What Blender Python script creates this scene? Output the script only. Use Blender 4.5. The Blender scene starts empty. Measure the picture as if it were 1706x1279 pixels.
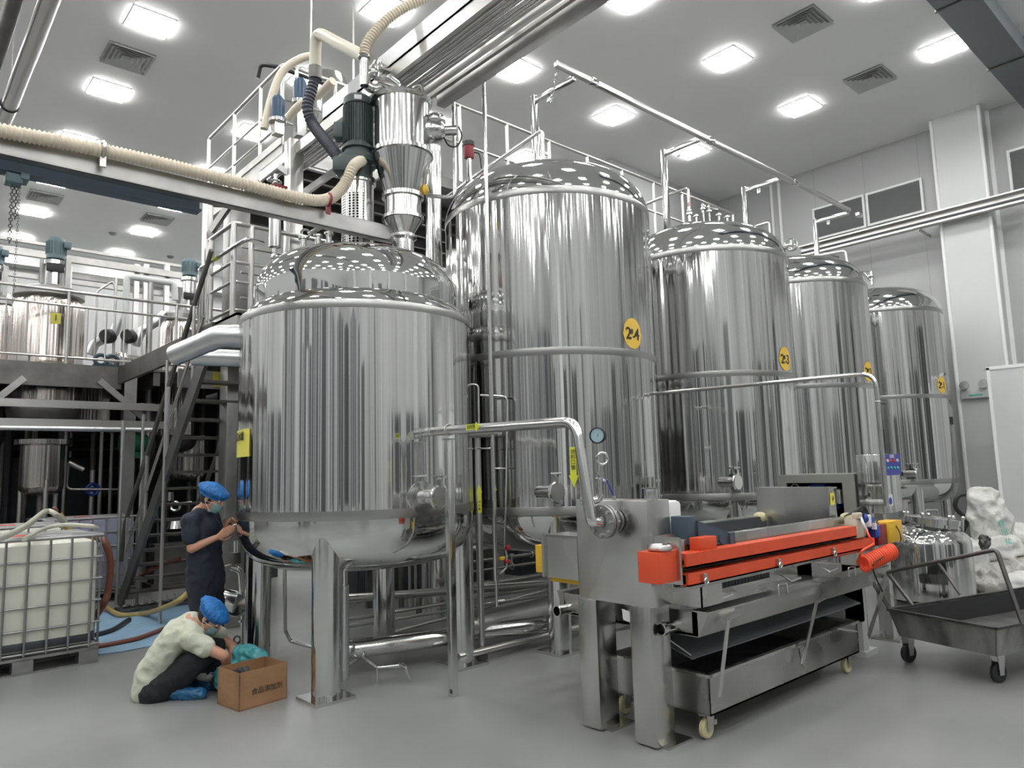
import bpy, bmesh, math, random
import numpy as np
from math import sin, cos, pi, sqrt, radians, atan2, hypot
from mathutils import Vector, Matrix, noise as mnoise
sc = bpy.context.scene
COL = sc.collection
rnd = random.Random(7)
# ------------------------------------------------------------------ camera
FPX, PITCH, ROLL, YAW, EYE = 1203.58, radians(6.8764), radians(-1.5893), radians(48.1761), 1.69
_F = Vector((cos(YAW)*cos(PITCH), sin(YAW)*cos(PITCH), sin(PITCH)))
_R = Vector((sin(YAW), -cos(YAW), 0)); _U = _R.cross(_F)
_R2 = cos(ROLL)*_R + sin(ROLL)*_U; _U2 = -sin(ROLL)*_R + cos(ROLL)*_U
EYEP = Vector((0, 0, EYE))
cam = bpy.data.objects.new('camera', bpy.data.cameras.new('camera')); COL.objects.link(cam)
m = Matrix((_R2, _U2, -_F)).transposed().to_4x4(); m.translation = EYEP
cam.matrix_world = m
cam.data.sensor_width = 36; cam.data.lens = 36*FPX/1706; cam.data.clip_start = .05; cam.data.clip_end = 200
sc.camera = cam
# ------------------------------------------------------------------ world, exposure
w = bpy.data.worlds.new('world'); sc.world = w; w.use_nodes = True
w.node_tree.nodes['Background'].inputs[0].default_value = (.8, .85, .9, 1)
w.node_tree.nodes['Background'].inputs[1].default_value = .02
sc.view_settings.view_transform = 'Standard'; sc.view_settings.look = 'None'
sc.view_settings.gamma = 1; sc.view_settings.use_curve_mapping = False
sc.view_settings.exposure = 0.0
LAMP_STRENGTH = 39.0
sc.cycles.max_bounces = 8; sc.cycles.glossy_bounces = 5; sc.cycles.diffuse_bounces = 4
sc.cycles.transmission_bounces = 4; sc.cycles.sample_clamp_indirect = 4.0
sc.cycles.caustics_reflective = True; sc.cycles.caustics_refractive = False
# ------------------------------------------------------------------ where a sight line through the photo meets a known plane
def ray(x, y):
    return (_F*FPX + _R2*(x-853.0) - _U2*(y-639.5)).normalized()
def Pz(x, y, z=0.0):
    d = ray(x, y); return EYEP + d*((z-EYE)/d.z)
def Px(x, y, X):
    d = ray(x, y); return EYEP + d*(X/d.x)
def Py(x, y, Y):
    d = ray(x, y); return EYEP + d*(Y/d.y)
def Pf(x, y, c):
    d = ray(x, y); return EYEP + d*((c[0]**2+c[1]**2)/(d.x*c[0]+d.y*c[1]))
def Pc(x, y, c, R):
    d = ray(x, y); a = d.x**2+d.y**2; b = -2*(d.x*c[0]+d.y*c[1]); k = c[0]**2+c[1]**2-R*R
    D = b*b-4*a*k; t = -b/(2*a) if D < 0 else (-b-sqrt(D))/(2*a)
    return EYEP + d*t
V = Vector
# ------------------------------------------------------------------ materials
def _new(name):
    m = bpy.data.materials.new(name); m.use_nodes = True
    nt = m.node_tree; b = nt.nodes['Principled BSDF']; return m, nt, b
def col(c):
    return tuple(c)+(1,) if len(c) == 3 else c
def mat(name, c, rough=.5, metal=0.0, bump=0, bscale=20, var=0, vscale=3, emit=None, es=1, alpha=1, trans=0, stretch=(1, 1, 1), spec=.5, rvar=0, bdist=.02, vdet=5):
    m, nt, b = _new(name); N = nt.nodes; L = nt.links
    b.inputs['Base Color'].default_value = col(c); b.inputs['Roughness'].default_value = rough
    b.inputs['Metallic'].default_value = metal; b.inputs['Specular IOR Level'].default_value = spec
    b.inputs['Transmission Weight'].default_value = trans; b.inputs['Alpha'].default_value = alpha
    if emit:
        b.inputs['Emission Color'].default_value = col(emit); b.inputs['Emission Strength'].default_value = es
    if bump or var or rvar:
        tc = N.new('ShaderNodeTexCoord'); mp = N.new('ShaderNodeMapping'); mp.inputs['Scale'].default_value = stretch
        L.new(tc.outputs['Object'], mp.inputs[0])
    if bump:
        n = N.new('ShaderNodeTexNoise'); n.inputs['Scale'].default_value = bscale; n.inputs['Detail'].default_value = 4
        L.new(mp.outputs[0], n.inputs['Vector']); bp = N.new('ShaderNodeBump'); bp.inputs['Strength'].default_value = bump
        bp.inputs['Distance'].default_value = bdist; L.new(n.outputs['Fac'], bp.inputs['Height']); L.new(bp.outputs[0], b.inputs['Normal'])
    if var or rvar:
        n2 = N.new('ShaderNodeTexNoise'); n2.inputs['Scale'].default_value = vscale; n2.inputs['Detail'].default_value = vdet
        L.new(mp.outputs[0], n2.inputs['Vector'])
    if var:
        r = N.new('ShaderNodeValToRGB'); r.color_ramp.elements[0].position = .3; r.color_ramp.elements[1].position = .7
        r.color_ramp.elements[0].color = tuple(max(0, v*(1-var)) for v in c[:3])+(1,)
        r.color_ramp.elements[1].color = tuple(min(1, v*(1+var)) for v in c[:3])+(1,)
        L.new(n2.outputs['Fac'], r.inputs[0]); L.new(r.outputs[0], b.inputs['Base Color'])
    if rvar:
        mr = N.new('ShaderNodeMapRange'); mr.inputs['From Min'].default_value = .3; mr.inputs['From Max'].default_value = .7
        mr.inputs['To Min'].default_value = max(.02, rough-rvar); mr.inputs['To Max'].default_value = rough+rvar
        L.new(n2.outputs['Fac'], mr.inputs[0]); L.new(mr.outputs[0], b.inputs['Roughness'])
    return m
def clad_steel(name, c, rough, s1=5.0, d1=.05, s2=30.0, d2=.012, rv=.05, zst=.0015):
    """sheet steel whose rolling waves and brushing run up and down"""
    m, nt, b = _new(name); N = nt.nodes; L = nt.links
    b.inputs['Metallic'].default_value = 1
    tc = N.new('ShaderNodeTexCoord'); oi = N.new('ShaderNodeObjectInfo')
    mp = N.new('ShaderNodeMapping'); mp.inputs['Scale'].default_value = (1, 1, zst); L.new(tc.outputs['Object'], mp.inputs[0])
    wv = N.new('ShaderNodeMath'); wv.operation = 'MULTIPLY'; wv.inputs[1].default_value = 40; L.new(oi.outputs['Random'], wv.inputs[0])
    def nz(s, det):
        n = N.new('ShaderNodeTexNoise'); n.noise_dimensions = '4D'; n.inputs['Scale'].default_value = s
        n.inputs['Detail'].default_value = det; L.new(mp.outputs[0], n.inputs['Vector']); L.new(wv.outputs[0], n.inputs['W']); return n
    a = nz(s1, 2); a2 = nz(s2, 1.6); a4 = nz(s2*2.2, 2)
    b1 = N.new('ShaderNodeBump'); b1.inputs['Strength'].default_value = 1; b1.inputs['Distance'].default_value = d1; L.new(a.outputs['Fac'], b1.inputs['Height'])
    b2 = N.new('ShaderNodeBump'); b2.inputs['Strength'].default_value = 1; b2.inputs['Distance'].default_value = d2; L.new(a2.outputs['Fac'], b2.inputs['Height'])
    L.new(b1.outputs[0], b2.inputs['Normal']); L.new(b2.outputs[0], b.inputs['Normal'])
    mr = N.new('ShaderNodeMapRange'); mr.inputs['From Min'].default_value = .3; mr.inputs['From Max'].default_value = .7
    mr.inputs['To Min'].default_value = max(.02, rough-rv); mr.inputs['To Max'].default_value = rough+rv
    a3 = nz(s2*.6, 2); L.new(a3.outputs['Fac'], mr.inputs[0]); L.new(mr.outputs[0], b.inputs['Roughness'])
    r = N.new('ShaderNodeValToRGB'); r.color_ramp.elements[0].position = .3; r.color_ramp.elements[1].position = .7
    r.color_ramp.elements[0].color = tuple(v*.68 for v in c)+(1,); r.color_ramp.elements[1].color = tuple(min(1, v*1.3) for v in c)+(1,)  # reflection streaks also put into the base colour as upright stripes
    L.new(a4.outputs['Fac'], r.inputs[0]); L.new(r.outputs[0], b.inputs['Base Color'])
    return m
M = {}
M['tank'] = clad_steel('tank_steel', (.62, .62, .61), .085, s1=2.3, d1=.11, s2=6.5, d2=.02)
M['tank_far'] = clad_steel('tank_steel_warm', (.60, .55, .52), .2, s1=4, d1=.09, s2=22, d2=.014)
M['dome'] = mat('polished_dome_steel', (.68, .685, .68), .06, 1, bump=.12, bscale=3, bdist=.01)
M['seam'] = mat('ground_weld_band', (.42, .42, .41), .3, 1)
M['tube'] = mat('polished_tube_steel', (.72, .72, .71), .14, 1)
M['rail'] = mat('satin_rail_steel', (.62, .61, .59), .3, 1)
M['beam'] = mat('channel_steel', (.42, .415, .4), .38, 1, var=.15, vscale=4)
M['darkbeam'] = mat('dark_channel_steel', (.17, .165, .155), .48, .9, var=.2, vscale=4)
M['brushed'] = mat('brushed_press_steel', (.62, .615, .59), .26, 1, bump=.2, bscale=3, var=.16, vscale=2.2, stretch=(1, 1, .4), rvar=.08, bdist=.012, vdet=2)
M['brushed_lo'] = mat('dull_press_steel', (.52, .515, .49), .3, 1, var=.16, vscale=2.5, rvar=.1, bump=.2, bscale=3, bdist=.012, vdet=2)
M['alu'] = mat('aluminium_cladding', (.62, .63, .64), .34, 1, bump=.2, bscale=9, bdist=.01)
M['white_paint'] = mat('white_coated_metal', (.62, .63, .62), .4)
M['black'] = mat('black_plastic', (.018, .018, .02), .45)
M['rubber'] = mat('black_rubber', (.03, .03, .032), .6)
M['grime'] = mat('grimy_dark_steel', (.10, .10, .10), .5, .8, var=.5, vscale=6)
M['red'] = mat('red_painted_steel', (.64, .075, .025), .4, var=.1, vscale=4)
M['darkred'] = mat('dark_red_plastic', (.22, .02, .03), .4)
M['yellow'] = mat('yellow_painted_steel', (.72, .44, .03), .45)
M['label_yellow'] = mat('yellow_label', (.72, .66, .12), .5)
M['pipe_label'] = mat('yellow_green_pipe_label', (.62, .66, .05), .5)
M['disc'] = mat('orange_yellow_disc', (.76, .5, .08), .5)
M['ink'] = mat('black_ink', (.02, .02, .02), .5)
M['orange_ink'] = mat('dull_orange_ink', (.65, .38, .03), .5)
M['blue_ink'] = mat('blue_ink', (.02, .05, .35), .5)
M['green_ink'] = mat('teal_ink', (.1, .5, .42), .5)
M['red_ink'] = mat('red_ink', (.6, .08, .06), .5)
M['white_ink'] = mat('white_ink', (.75, .75, .75), .5)
M['motor'] = mat('dark_green_motor', (.035, .055, .055), .42, bump=.1, bscale=30)
M['motor_far'] = mat('grey_blue_motor', (.12, .18, .2), .45)
M['blue'] = mat('blue_plastic', (.015, .05, .3), .4)
M['navy_motor'] = mat('dark_blue_motor', (.012, .045, .10), .4)
M['deepblue'] = mat('blue_panel', (.01, .025, .3), .35)
M['pvc'] = mat('beige_pvc', (.55, .52, .42), .4)
M['hose_white'] = mat('cream_hose', (.72, .64, .52), .42)
M['hose_blk'] = mat('blue_black_hose', (.05, .055, .075), .5)
M['tote'] = mat('milky_plastic', (.66, .66, .58), .45, var=.04, vscale=2)
M['tote_dark'] = mat('grey_liquid_plastic', (.26, .28, .36), .42)
M['liquid'] = mat('dark_liquid', (.05, .055, .065), .3)
M['galv'] = mat('galvanised_steel', (.34, .34, .34), .45, .9, var=.15, vscale=8)
M['carton'] = mat('brown_carton', (.30, .165, .082), .75, bump=.2, bscale=25, var=.16, vscale=5)
M['carton_in'] = mat('brown_carton_inside', (.28, .13, .07), .8, var=.1)
M['tarp'] = mat('blue_tarp', (.22, .36, .5), .5, bump=.5, bscale=4, var=.1, bdist=.05)
M['hose_red'] = mat('brown_red_hose', (.17, .055, .04), .45)
M['hose_yel'] = mat('yellow_clear_hose', (.36, .27, .1), .35)
M['hose_clear'] = mat('milky_clear_hose', (.5, .5, .42), .3)
M['skin'] = mat('skin', (.48, .25, .165), .5)
M['navy'] = mat('navy_cotton', (.010, .017, .032), .8, bump=.4, bscale=9, bdist=.03)
M['navy2'] = mat('navy_trousers', (.012, .015, .028), .85, bump=.4, bscale=9, bdist=.03)
M['tee'] = mat('pale_sage_cotton', (.50, .52, .42), .85, bump=.6, bscale=7, bdist=.035)
M['blackcloth'] = mat('black_cotton', (.012, .013, .017), .85, bump=.4, bscale=9, bdist=.03)
M['cap'] = mat('blue_bouffant', (.01, .14, .42), .6, bump=.9, bscale=24, bdist=.02, var=.25, vscale=12)
M['mask'] = mat('pale_mask', (.35, .55, .58), .7)
M['glove'] = mat('teal_glove', (.06, .30, .33), .5)
M['shoecover'] = mat('blue_shoe_cover', (.02, .12, .26), .35, bump=.8, bscale=20, bdist=.02)
M['hair'] = mat('black_hair', (.015, .012, .01), .6)
M['sack'] = mat('white_woven_sack', (.60, .60, .57), .6, bump=.9, bscale=5, bdist=.05, var=.08)
M['sack_clear'] = mat('greyish_clear_bag', (.42, .41, .38), .35, bump=1, bscale=7, bdist=.05, var=.25, vscale=6)
M['caster'] = mat('cream_nylon_wheel', (.55, .5, .3), .4)
M['glass'] = mat('glass_dial', (.5, .6, .62), .15)
M['plate'] = mat('dark_grey_plate', (.05, .055, .065), .5)
M['bluegrey'] = mat('blue_grey_casting', (.05, .08, .11), .5)
M['cable'] = mat('black_cable', (.012, .012, .012), .5)
M['grille'] = mat('grey_louvre', (.22, .225, .23), .5)
M['grille_light'] = mat('pale_grey_backing', (.42, .42, .42), .5)
M['coil'] = mat('orange_red_air_hose', (.85, .09, .03), .35)
# ------------------------------------------------------------------ mesh building
class MB:
    def __init__(s): s.bm = bmesh.new()
    def _mark(s, n0, mi):
        s.bm.faces.ensure_lookup_table()
        for f in s.bm.faces[n0:]: f.material_index = mi
    def box(s, c, sz, rot=None, mi=0, bev=0):
        n0 = len(s.bm.faces)
        r = bmesh.ops.create_cube(s.bm, size=1)
        mt = Matrix.Translation(V(c)) @ (rot.to_4x4() if rot else Matrix.Identity(4)) @ Matrix.Diagonal((sz[0], sz[1], sz[2], 1))
        bmesh.ops.transform(s.bm, matrix=mt, verts=r['verts'])
        if bev:
            es = list({e for v in r['verts'] for e in v.link_edges})
            bmesh.ops.bevel(s.bm, geom=es, offset=bev, segments=2, affect='EDGES', profile=.5)
        s._mark(n0, mi); return s
    def mm(s, a, b, mi=0, bev=0):
        a = V(a); b = V(b); return s.box((a+b)/2, [abs(b[i]-a[i]) for i in range(3)], mi=mi, bev=bev)
    def beam(s, a, b, w, h, up=(0, 0, 1), mi=0, bev=0, ext=0):
        a = V(a); b = V(b); d = (b-a); L = d.length; d.normalize(); up = V(up)
        if abs(d.dot(up)) > .99: up = V((1, 0, 0))
        x = d.cross(up).normalized(); z = x.cross(d)
        return s.box((a+b)/2, (w, L+ext, h), Matrix((x, d, z)).transposed(), mi, bev)
    def ring(s, c, x, y, r, seg, rx=1, ry=1):
        return [s.bm.verts.new(c + x*(r*rx*cos(2*pi*i/seg)) + y*(r*ry*sin(2*pi*i/seg))) for i in range(seg)]
    def loft(s, rings, mi=0, cap=True):
        n0 = len(s.bm.faces); k = len(rings[0])
        for a, b in zip(rings, rings[1:]):
            for i in range(k):
                j = (i+1) % k
                try: s.bm.faces.new((a[i], a[j], b[j], b[i]))
                except ValueError: pass
        if cap:
            s.bm.faces.new(list(reversed(rings[0]))); s.bm.faces.new(rings[-1])
        s._mark(n0, mi); return s
    def tube(s, pts, r, seg=12, bend=0, mi=0, cap=True, rf=None):
        pts = [V(p) for p in pts]
        if bend: pts = fillet(pts, bend)
        n = len(pts); rings = []
        t = (pts[1]-pts[0]).normalized()
        u = t.cross(V((0, 0, 1)));
        if u.length < .01: u = t.cross(V((0, 1, 0)))
        u.normalize()
        for i, p in enumerate(pts):
            if i == 0: tn = pts[1]-p
            elif i == n-1: tn = p-pts[i-1]
            else: tn = (p-pts[i-1]).normalized()+(pts[i+1]-p).normalized()
            tn.normalize(); u = (u-tn*u.dot(tn)); u.normalize(); vv = tn.cross(u)
            rr = rf(i/(n-1)) if rf else r
            rings.append(s.ring(p, u, vv, rr, seg))
        return s.loft(rings, mi, cap)
    def cone(s, a, b, r1, r2, seg=16, mi=0): 
        return s.tube([a, b], r1, seg, mi=mi, rf=lambda t: r1+(r2-r1)*t)
    def lathe(s, prof, c=(0, 0, 0), ax=(0, 0, 1), seg=32, mi=0, cap=False):
        c = V(c); ax = V(ax).normalized(); u = ax.cross(V((0, 0, 1)))
        if u.length < .01: u = V((1, 0, 0))
        u.normalize(); vv = ax.cross(u); rings = []
        for r, z in prof: rings.append(s.ring(c+ax*z, u, vv, max(r, .0005), seg))
        return s.loft(rings, mi, cap)
    def sphere(s, c, r, sc_=(1, 1, 1), rot=None, mi=0, sub=3):
        n0 = len(s.bm.faces)
        q = bmesh.ops.create_icosphere(s.bm, subdivisions=sub, radius=r)
        mt = Matrix.Translation(V(c)) @ (rot.to_4x4() if rot else Matrix.Identity(4)) @ Matrix.Diagonal((sc_[0], sc_[1], sc_[2], 1))
        bmesh.ops.transform(s.bm, matrix=mt, verts=q['verts']); s._mark(n0, mi); return s
    def face(s, pts, mi=0):
        n0 = len(s.bm.faces); s.bm.faces.new([s.bm.verts.new(V(p)) for p in pts]); s._mark(n0, mi); return s
    def slab(s, pts, th, mi=0):
        """flat polygon given thickness th (a vector)"""
        n0 = len(s.bm.faces); th = V(th)
        a = [s.bm.verts.new(V(p)) for p in pts]; b = [s.bm.verts.new(V(p)+th) for p in pts]
        s.bm.faces.new(a); s.bm.faces.new(list(reversed(b))); k = len(a)
        for i in range(k):
            j = (i+1) % k; s.bm.faces.new((a[j], a[i], b[i], b[j]))
        s._mark(n0, mi); return s
    def torus(s, c, ax, R, r, seg=24, k=8, mi=0, a0=0, a1=2*pi):
        ax = V(ax).normalized(); u = ax.cross(V((0, 0, 1)))
        if u.length < .01: u = V((1, 0, 0))
        u.normalize(); vv = ax.cross(u); c = V(c)
        full = abs(a1-a0-2*pi) < 1e-6
        pts = [c+u*(R*cos(a0+(a1-a0)*i/seg))+vv*(R*sin(a0+(a1-a0)*i/seg)) for i in range(seg+(0 if full else 1))]
        if not full: return s.tube(pts, r, k, mi=mi)
        rings = []
        for i, p in enumerate(pts):
            d = (p-c).normalized(); rings.append(s.ring(p, d, ax, r, k))
        rings.append(rings[0]); return s.loft(rings, mi, False)
    def build(s, name, m, parent=None, smooth=35):
        me = bpy.data.meshes.new(name)
        bmesh.ops.recalc_face_normals(s.bm, faces=s.bm.faces)
        s.bm.to_mesh(me); s.bm.free()
        for q in (m if isinstance(m, (list, tuple)) else [m]): me.materials.append(M[q] if isinstance(q, str) else q)
        if smooth:
            me.polygons.foreach_set('use_smooth', [True]*len(me.polygons)); me.set_sharp_from_angle(angle=radians(smooth))
        o = bpy.data.objects.new(name, me); COL.objects.link(o)
        if parent: attach(o, parent)
        return o
_world = {}
def attach(o, parent):
    o.parent = parent
    if parent.type == 'EMPTY': o.matrix_parent_inverse = Matrix.Translation(-parent.location)
def fillet(pts, r, n=5):
    out = [pts[0]]
    for i in range(1, len(pts)-1):
        p = pts[i]; a = pts[i-1]-p; b = pts[i+1]-p; la, lb = a.length, b.length
        a.normalize(); b.normalize(); c = max(-1, min(1, a.dot(b))); th = math.acos(c)
        if th > pi-.05: out.append(p); continue
        d = min(r/math.tan(th/2), la*.48, lb*.48)
        s, e = p+a*d, p+b*d
        for k in range(n+1):
            t = k/n; out.append(s*(1-t)**2 + p*(2*t*(1-t)) + e*t*t)
    out.append(pts[-1]); return out
def spline(pts, n=10):
    pts = [V(p) for p in pts]; P = [pts[0]*2-pts[1]]+pts+[pts[-1]*2-pts[-2]]; out = []
    for i in range(1, len(P)-2):
        a, b, c, d = P[i-1:i+3]
        for k in range(n):
            t = k/n; out.append(.5*((2*b)+(c-a)*t+(2*a-5*b+4*c-d)*t*t+(3*b-a-3*c+d)*t**3))
    out.append(pts[-1]); return out
def resample(pts, step):
    cum = [0]
    for a, b in zip(pts, pts[1:]): cum.append(cum[-1]+(b-a).length)
    n = max(4, int(cum[-1]/step)); out = []; k = 0
    for i in range(n+1):
        d = cum[-1]*i/n
        while k < len(pts)-2 and cum[k+1] < d: k += 1
        L = cum[k+1]-cum[k]; out.append(pts[k].lerp(pts[k+1], (d-cum[k])/L if L > 1e-9 else 0))
    return out
def hose(mb, pts, r, pitch=.03, amp=.12, seg=14, mi=0):
    """corrugated hose: ridges every pitch"""
    P = resample(spline(pts, 14), pitch/4); n = len(P)
    prof = (1+amp, 1, 1-amp, 1)
    return mb.tube(P, r, seg, mi=mi, rf=lambda t: r*prof[int(round(t*(n-1))) % 4])
def tag(o, label, cat, group=None, kind=None):
    o['label'] = label; o['category'] = cat
    if group: o['group'] = group
    if kind: o['kind'] = kind
    return o
def thing(name, loc, label, cat, group=None):
    o = bpy.data.objects.new(name, None); COL.objects.link(o); o.location = V(loc); o.empty_display_size = .1
    return tag(o, label, cat, group)
def struct(o): o['kind'] = 'structure'; return o
def dup(o, parent=None):
    c = o.copy(); COL.objects.link(c)
    if parent:
        mi = o.matrix_parent_inverse.copy(); c.parent = parent; c.matrix_parent_inverse = mi
    for ch in list(o.children): dup(ch, c)
    return c
def text(name, s, size, pos, xdir, ydir, m, parent=None, extr=.001, align='CENTER', bold=0):
    cu = bpy.data.curves.new(name, 'FONT'); cu.body = s; cu.size = size; cu.extrude = extr
    cu.offset = bold; cu.align_x = align; cu.align_y = 'CENTER'
    o = bpy.data.objects.new(name, cu); COL.objects.link(o)
    me = bpy.data.meshes.new_from_object(o); bpy.data.objects.remove(o)
    x = V(xdir).normalized(); y = V(ydir).normalized(); z = x.cross(y)
    mt = Matrix((x, y, z)).transposed().to_4x4(); mt.translation = V(pos); me.transform(mt)
    me.materials.clear(); me.materials.append(M[m])
    q = bpy.data.objects.new(name, me); COL.objects.link(q)
    if parent: attach(q, parent)
    return q
# ------------------------------------------------------------------ setting
HC = EYE+7.2; XW = 17.07; X0, Y0, YB = -8.0, -7.0, 26.3
def wall_mat(name, c, seam=1.18):
    m, nt, b = _new(name); N = nt.nodes; L = nt.links
    b.inputs['Roughness'].default_value = .42
    tc = N.new('ShaderNodeTexCoord'); sx = N.new('ShaderNodeSeparateXYZ'); L.new(tc.outputs['Object'], sx.inputs[0])
    ad = N.new('ShaderNodeMath'); ad.operation = 'ADD'; L.new(sx.outputs[0], ad.inputs[0]); L.new(sx.outputs[1], ad.inputs[1])
    md = N.new('ShaderNodeMath'); md.operation = 'PINGPONG'; md.inputs[1].default_value = seam/2; L.new(ad.outputs[0], md.inputs[0])
    lt = N.new('ShaderNodeMath'); lt.operation = 'LESS_THAN'; lt.inputs[1].default_value = .008; L.new(md.outputs[0], lt.inputs[0])
    mx = N.new('ShaderNodeMix'); mx.data_type = 'RGBA'; mx.inputs[6].default_value = col(c); mx.inputs[7].default_value = col(tuple(v*.8 for v in c))
    L.new(lt.outputs[0], mx.inputs[0]); L.new(mx.outputs[2], b.inputs['Base Color']); return m
M['wall'] = wall_mat('grey_white_panel_wall', (.44, .445, .445))
M['ceil'] = mat('white_ceiling', (.90, .90, .89), .5)
def floor_mat():
    m, nt, b = _new('grey_epoxy_floor'); N = nt.nodes; L = nt.links
    tc = N.new('ShaderNodeTexCoord')
    n = N.new('ShaderNodeTexNoise'); n.inputs['Scale'].default_value = .9; n.inputs['Detail'].default_value = 5; L.new(tc.outputs['Object'], n.inputs[0])
    r = N.new('ShaderNodeValToRGB'); r.color_ramp.elements[0].position = .35; r.color_ramp.elements[1].position = .7
    r.color_ramp.elements[0].color = (.215, .22, .215, 1); r.color_ramp.elements[1].color = (.26, .265, .26, 1)
    L.new(n.outputs['Fac'], r.inputs[0]); L.new(r.outputs[0], b.inputs['Base Color'])
    n2 = N.new('ShaderNodeTexNoise'); n2.inputs['Scale'].default_value = 2.2; n2.inputs['Detail'].default_value = 3; L.new(tc.outputs['Object'], n2.inputs[0])
    mr = N.new('ShaderNodeMapRange'); mr.inputs['To Min'].default_value = .26; mr.inputs['To Max'].default_value = .36; L.new(n2.outputs['Fac'], mr.inputs[0])
    L.new(mr.outputs[0], b.inputs['Roughness']); return m
M['floor'] = floor_mat()
struct(MB().mm((X0, Y0, -.2), (XW, YB, 0)).build('floor', 'floor', smooth=0))
struct(MB().mm((X0, Y0, HC), (XW, YB, HC+.2)).build('ceiling', 'ceil', smooth=0))
struct(MB().mm((XW, Y0, 0), (XW+.2, YB, HC)).build('wall_right', 'wall', smooth=0))
struct(MB().mm((X0, YB, 0), (XW, YB+.2, HC)).build('wall_back', 'wall', smooth=0))
struct(MB().mm((12.6, 10.4, 0), (XW, 10.6, HC)).mm((12.6, 10.6, 0), (12.8, YB, HC)).build('wall_inner', 'wall', smooth=0))
struct(MB().mm((X0-.2, Y0, 0), (X0, YB, HC)).build('wall_left', 'wall', smooth=0))
struct(MB().mm((X0, Y0-.2, 0), (XW, Y0, HC)).build('wall_front', 'wall', smooth=0))
# column casing on the right wall with its corner strips
ca, cb = Px(1551, 209, 16.6), Px(1631, 190, 16.6)
struct(MB().mm((16.6, cb.y, 0), (XW, ca.y, HC)).build('wall_column', 'white_paint', smooth=0))
tr = MB()
for yy in (cb.y, ca.y): tr.tube([(16.6, yy, .02), (16.6, yy, HC-.02)], .035, 10)
struct(tr.build('trim_1', 'ceil'))
t2 = MB()
for px_ in (1291, 1304): 
    q = Px(px_, 400, XW-.02); t2.mm((XW-.05, q.y-.03, 0), (XW, q.y+.03, HC))
q = Px(1651, 250, XW-.02); t2.mm((XW-.06, q.y-.04, 0), (XW, q.y+.04, HC))
struct(t2.build('trim_2', 'ceil', smooth=0))
# partition panel, lower right
pa = Px(1645, 613, 15.4)
struct(MB().mm((15.4, -1.5, 0), (15.46, pa.y, pa.z)).build('wall_partition', 'white_paint', smooth=0))
struct(MB().mm((15.385, -1.5, pa.z-.04), (15.475, pa.y+.02, pa.z+.02)).mm((15.385, pa.y-.03, 0), (15.475, pa.y+.02, pa.z)).build('trim_3', 'ceil', smooth=0))
# cornice along the back wall (air duct boxing under the ceiling)
struct(MB().mm((X0, YB-.5, HC-.55), (12.5, YB, HC)).build('trim_4', 'white_paint', smooth=0))
# ---- ceiling light panels: > frame, diffuser
M['lamp'] = mat('lit_diffuser', (.9, .9, .9), .5, emit=(1, 1, .985), es=LAMP_STRENGTH)
LX = [2.95+2.71*i for i in range(-4, 5)]; LY = [3.74+2.63*j for j in range(-4, 9)]
lamp0 = None
ORD = ['nearest', 'second', 'third', 'fourth', 'fifth', 'sixth', 'seventh', 'eighth', 'ninth', 'tenth', 'eleventh', 'twelfth', 'thirteenth']
for i, x in enumerate(LX):
    for j, y in enumerate(LY):
        if x > 12.5 and y > 10.4: continue
        lab = 'square ceiling light panel, %s row from right wall, %s back from camera end' % (ORD[8-i], ORD[j])
        if lamp0 is None:
            lamp0 = thing('ceiling_light', (x, y, HC), lab, 'ceiling light', 'square ceiling light panels')
            f = MB(); h = .31
            for a, b in (((-h, -h), (h, -h+.015)), ((-h, h-.015), (h, h)), ((-h, -h), (-h+.015, h)), ((h-.015, -h), (h, h))):
                f.mm((x+a[0], y+a[1], HC-.014), (x+b[0], y+b[1], HC))
            f.build('frame', 'ceil', lamp0, smooth=0)
            MB().mm((x-.292, y-.292, HC-.038), (x+.292, y+.292, HC-.003), bev=.006).build('diffuser', 'lamp', lamp0, smooth=0)
        else:
            c = dup(lamp0); c.location = (x, y, HC); c['label'] = lab
# ---- square air diffusers: nested square louvres
vent0 = None
for (px_, py_, lab) in ((1337, 38, 'largest square air diffuser on the ceiling, top right of the photo'), (1449, 130, 'square air diffuser on the ceiling towards the right wall, below the largest one'),
        (213, 95, 'square air diffuser on the ceiling, upper left above the hose beam'), (75, 327, 'small air diffuser on the ceiling left of the hoist, below the hose beam'),
        (262, 364, 'small air diffuser on the ceiling between the stair tower and the far mixer')):
    p = Pz(px_, py_, HC)
    if vent0 is None:
        vent0 = thing('air_diffuser', p, lab, 'air vent', 'square ceiling air diffusers')
        f = MB()
        for k in range(5):
            s = .36-.065*k; z0 = HC-.012; z1 = HC-.05-.0*k
            # each ring is a sloping blade
            o_ = [V((p.x+a*s, p.y+b*s, HC-.05)) for a, b in ((-1, -1), (1, -1), (1, 1), (-1, 1))]
            n_ = [V((p.x+a*(s-.045), p.y+b*(s-.045), HC-.006)) for a, b in ((-1, -1), (1, -1), (1, 1), (-1, 1))]
            for q in range(4):
                r = (q+1) % 4; f.slab([o_[q], o_[r], n_[r], n_[q]], (0, 0, .004))
        f.build('louvre', 'white_paint', vent0, smooth=0)
        f = MB(); f.mm((p.x-.36, p.y-.36, HC-.004), (p.x+.36, p.y+.36, HC-.001)); f.build('backing', 'grille_light', vent0, smooth=0)
    else:
        c = dup(vent0); c.location = p; c['label'] = lab
for (px_, py_, lab) in ((188, 388, 'tiny smoke detector on the ceiling left of the far light panels'), (284, 427, 'tiny smoke detector on the ceiling near the stair tower')):
    p = Pz(px_, py_, HC); tag(MB().lathe([(0, -.07), (.06, -.06), (.1, -.03), (.11, 0)], p, seg=20).build('smoke_detector', 'grille'), lab, 'smoke detector')
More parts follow.
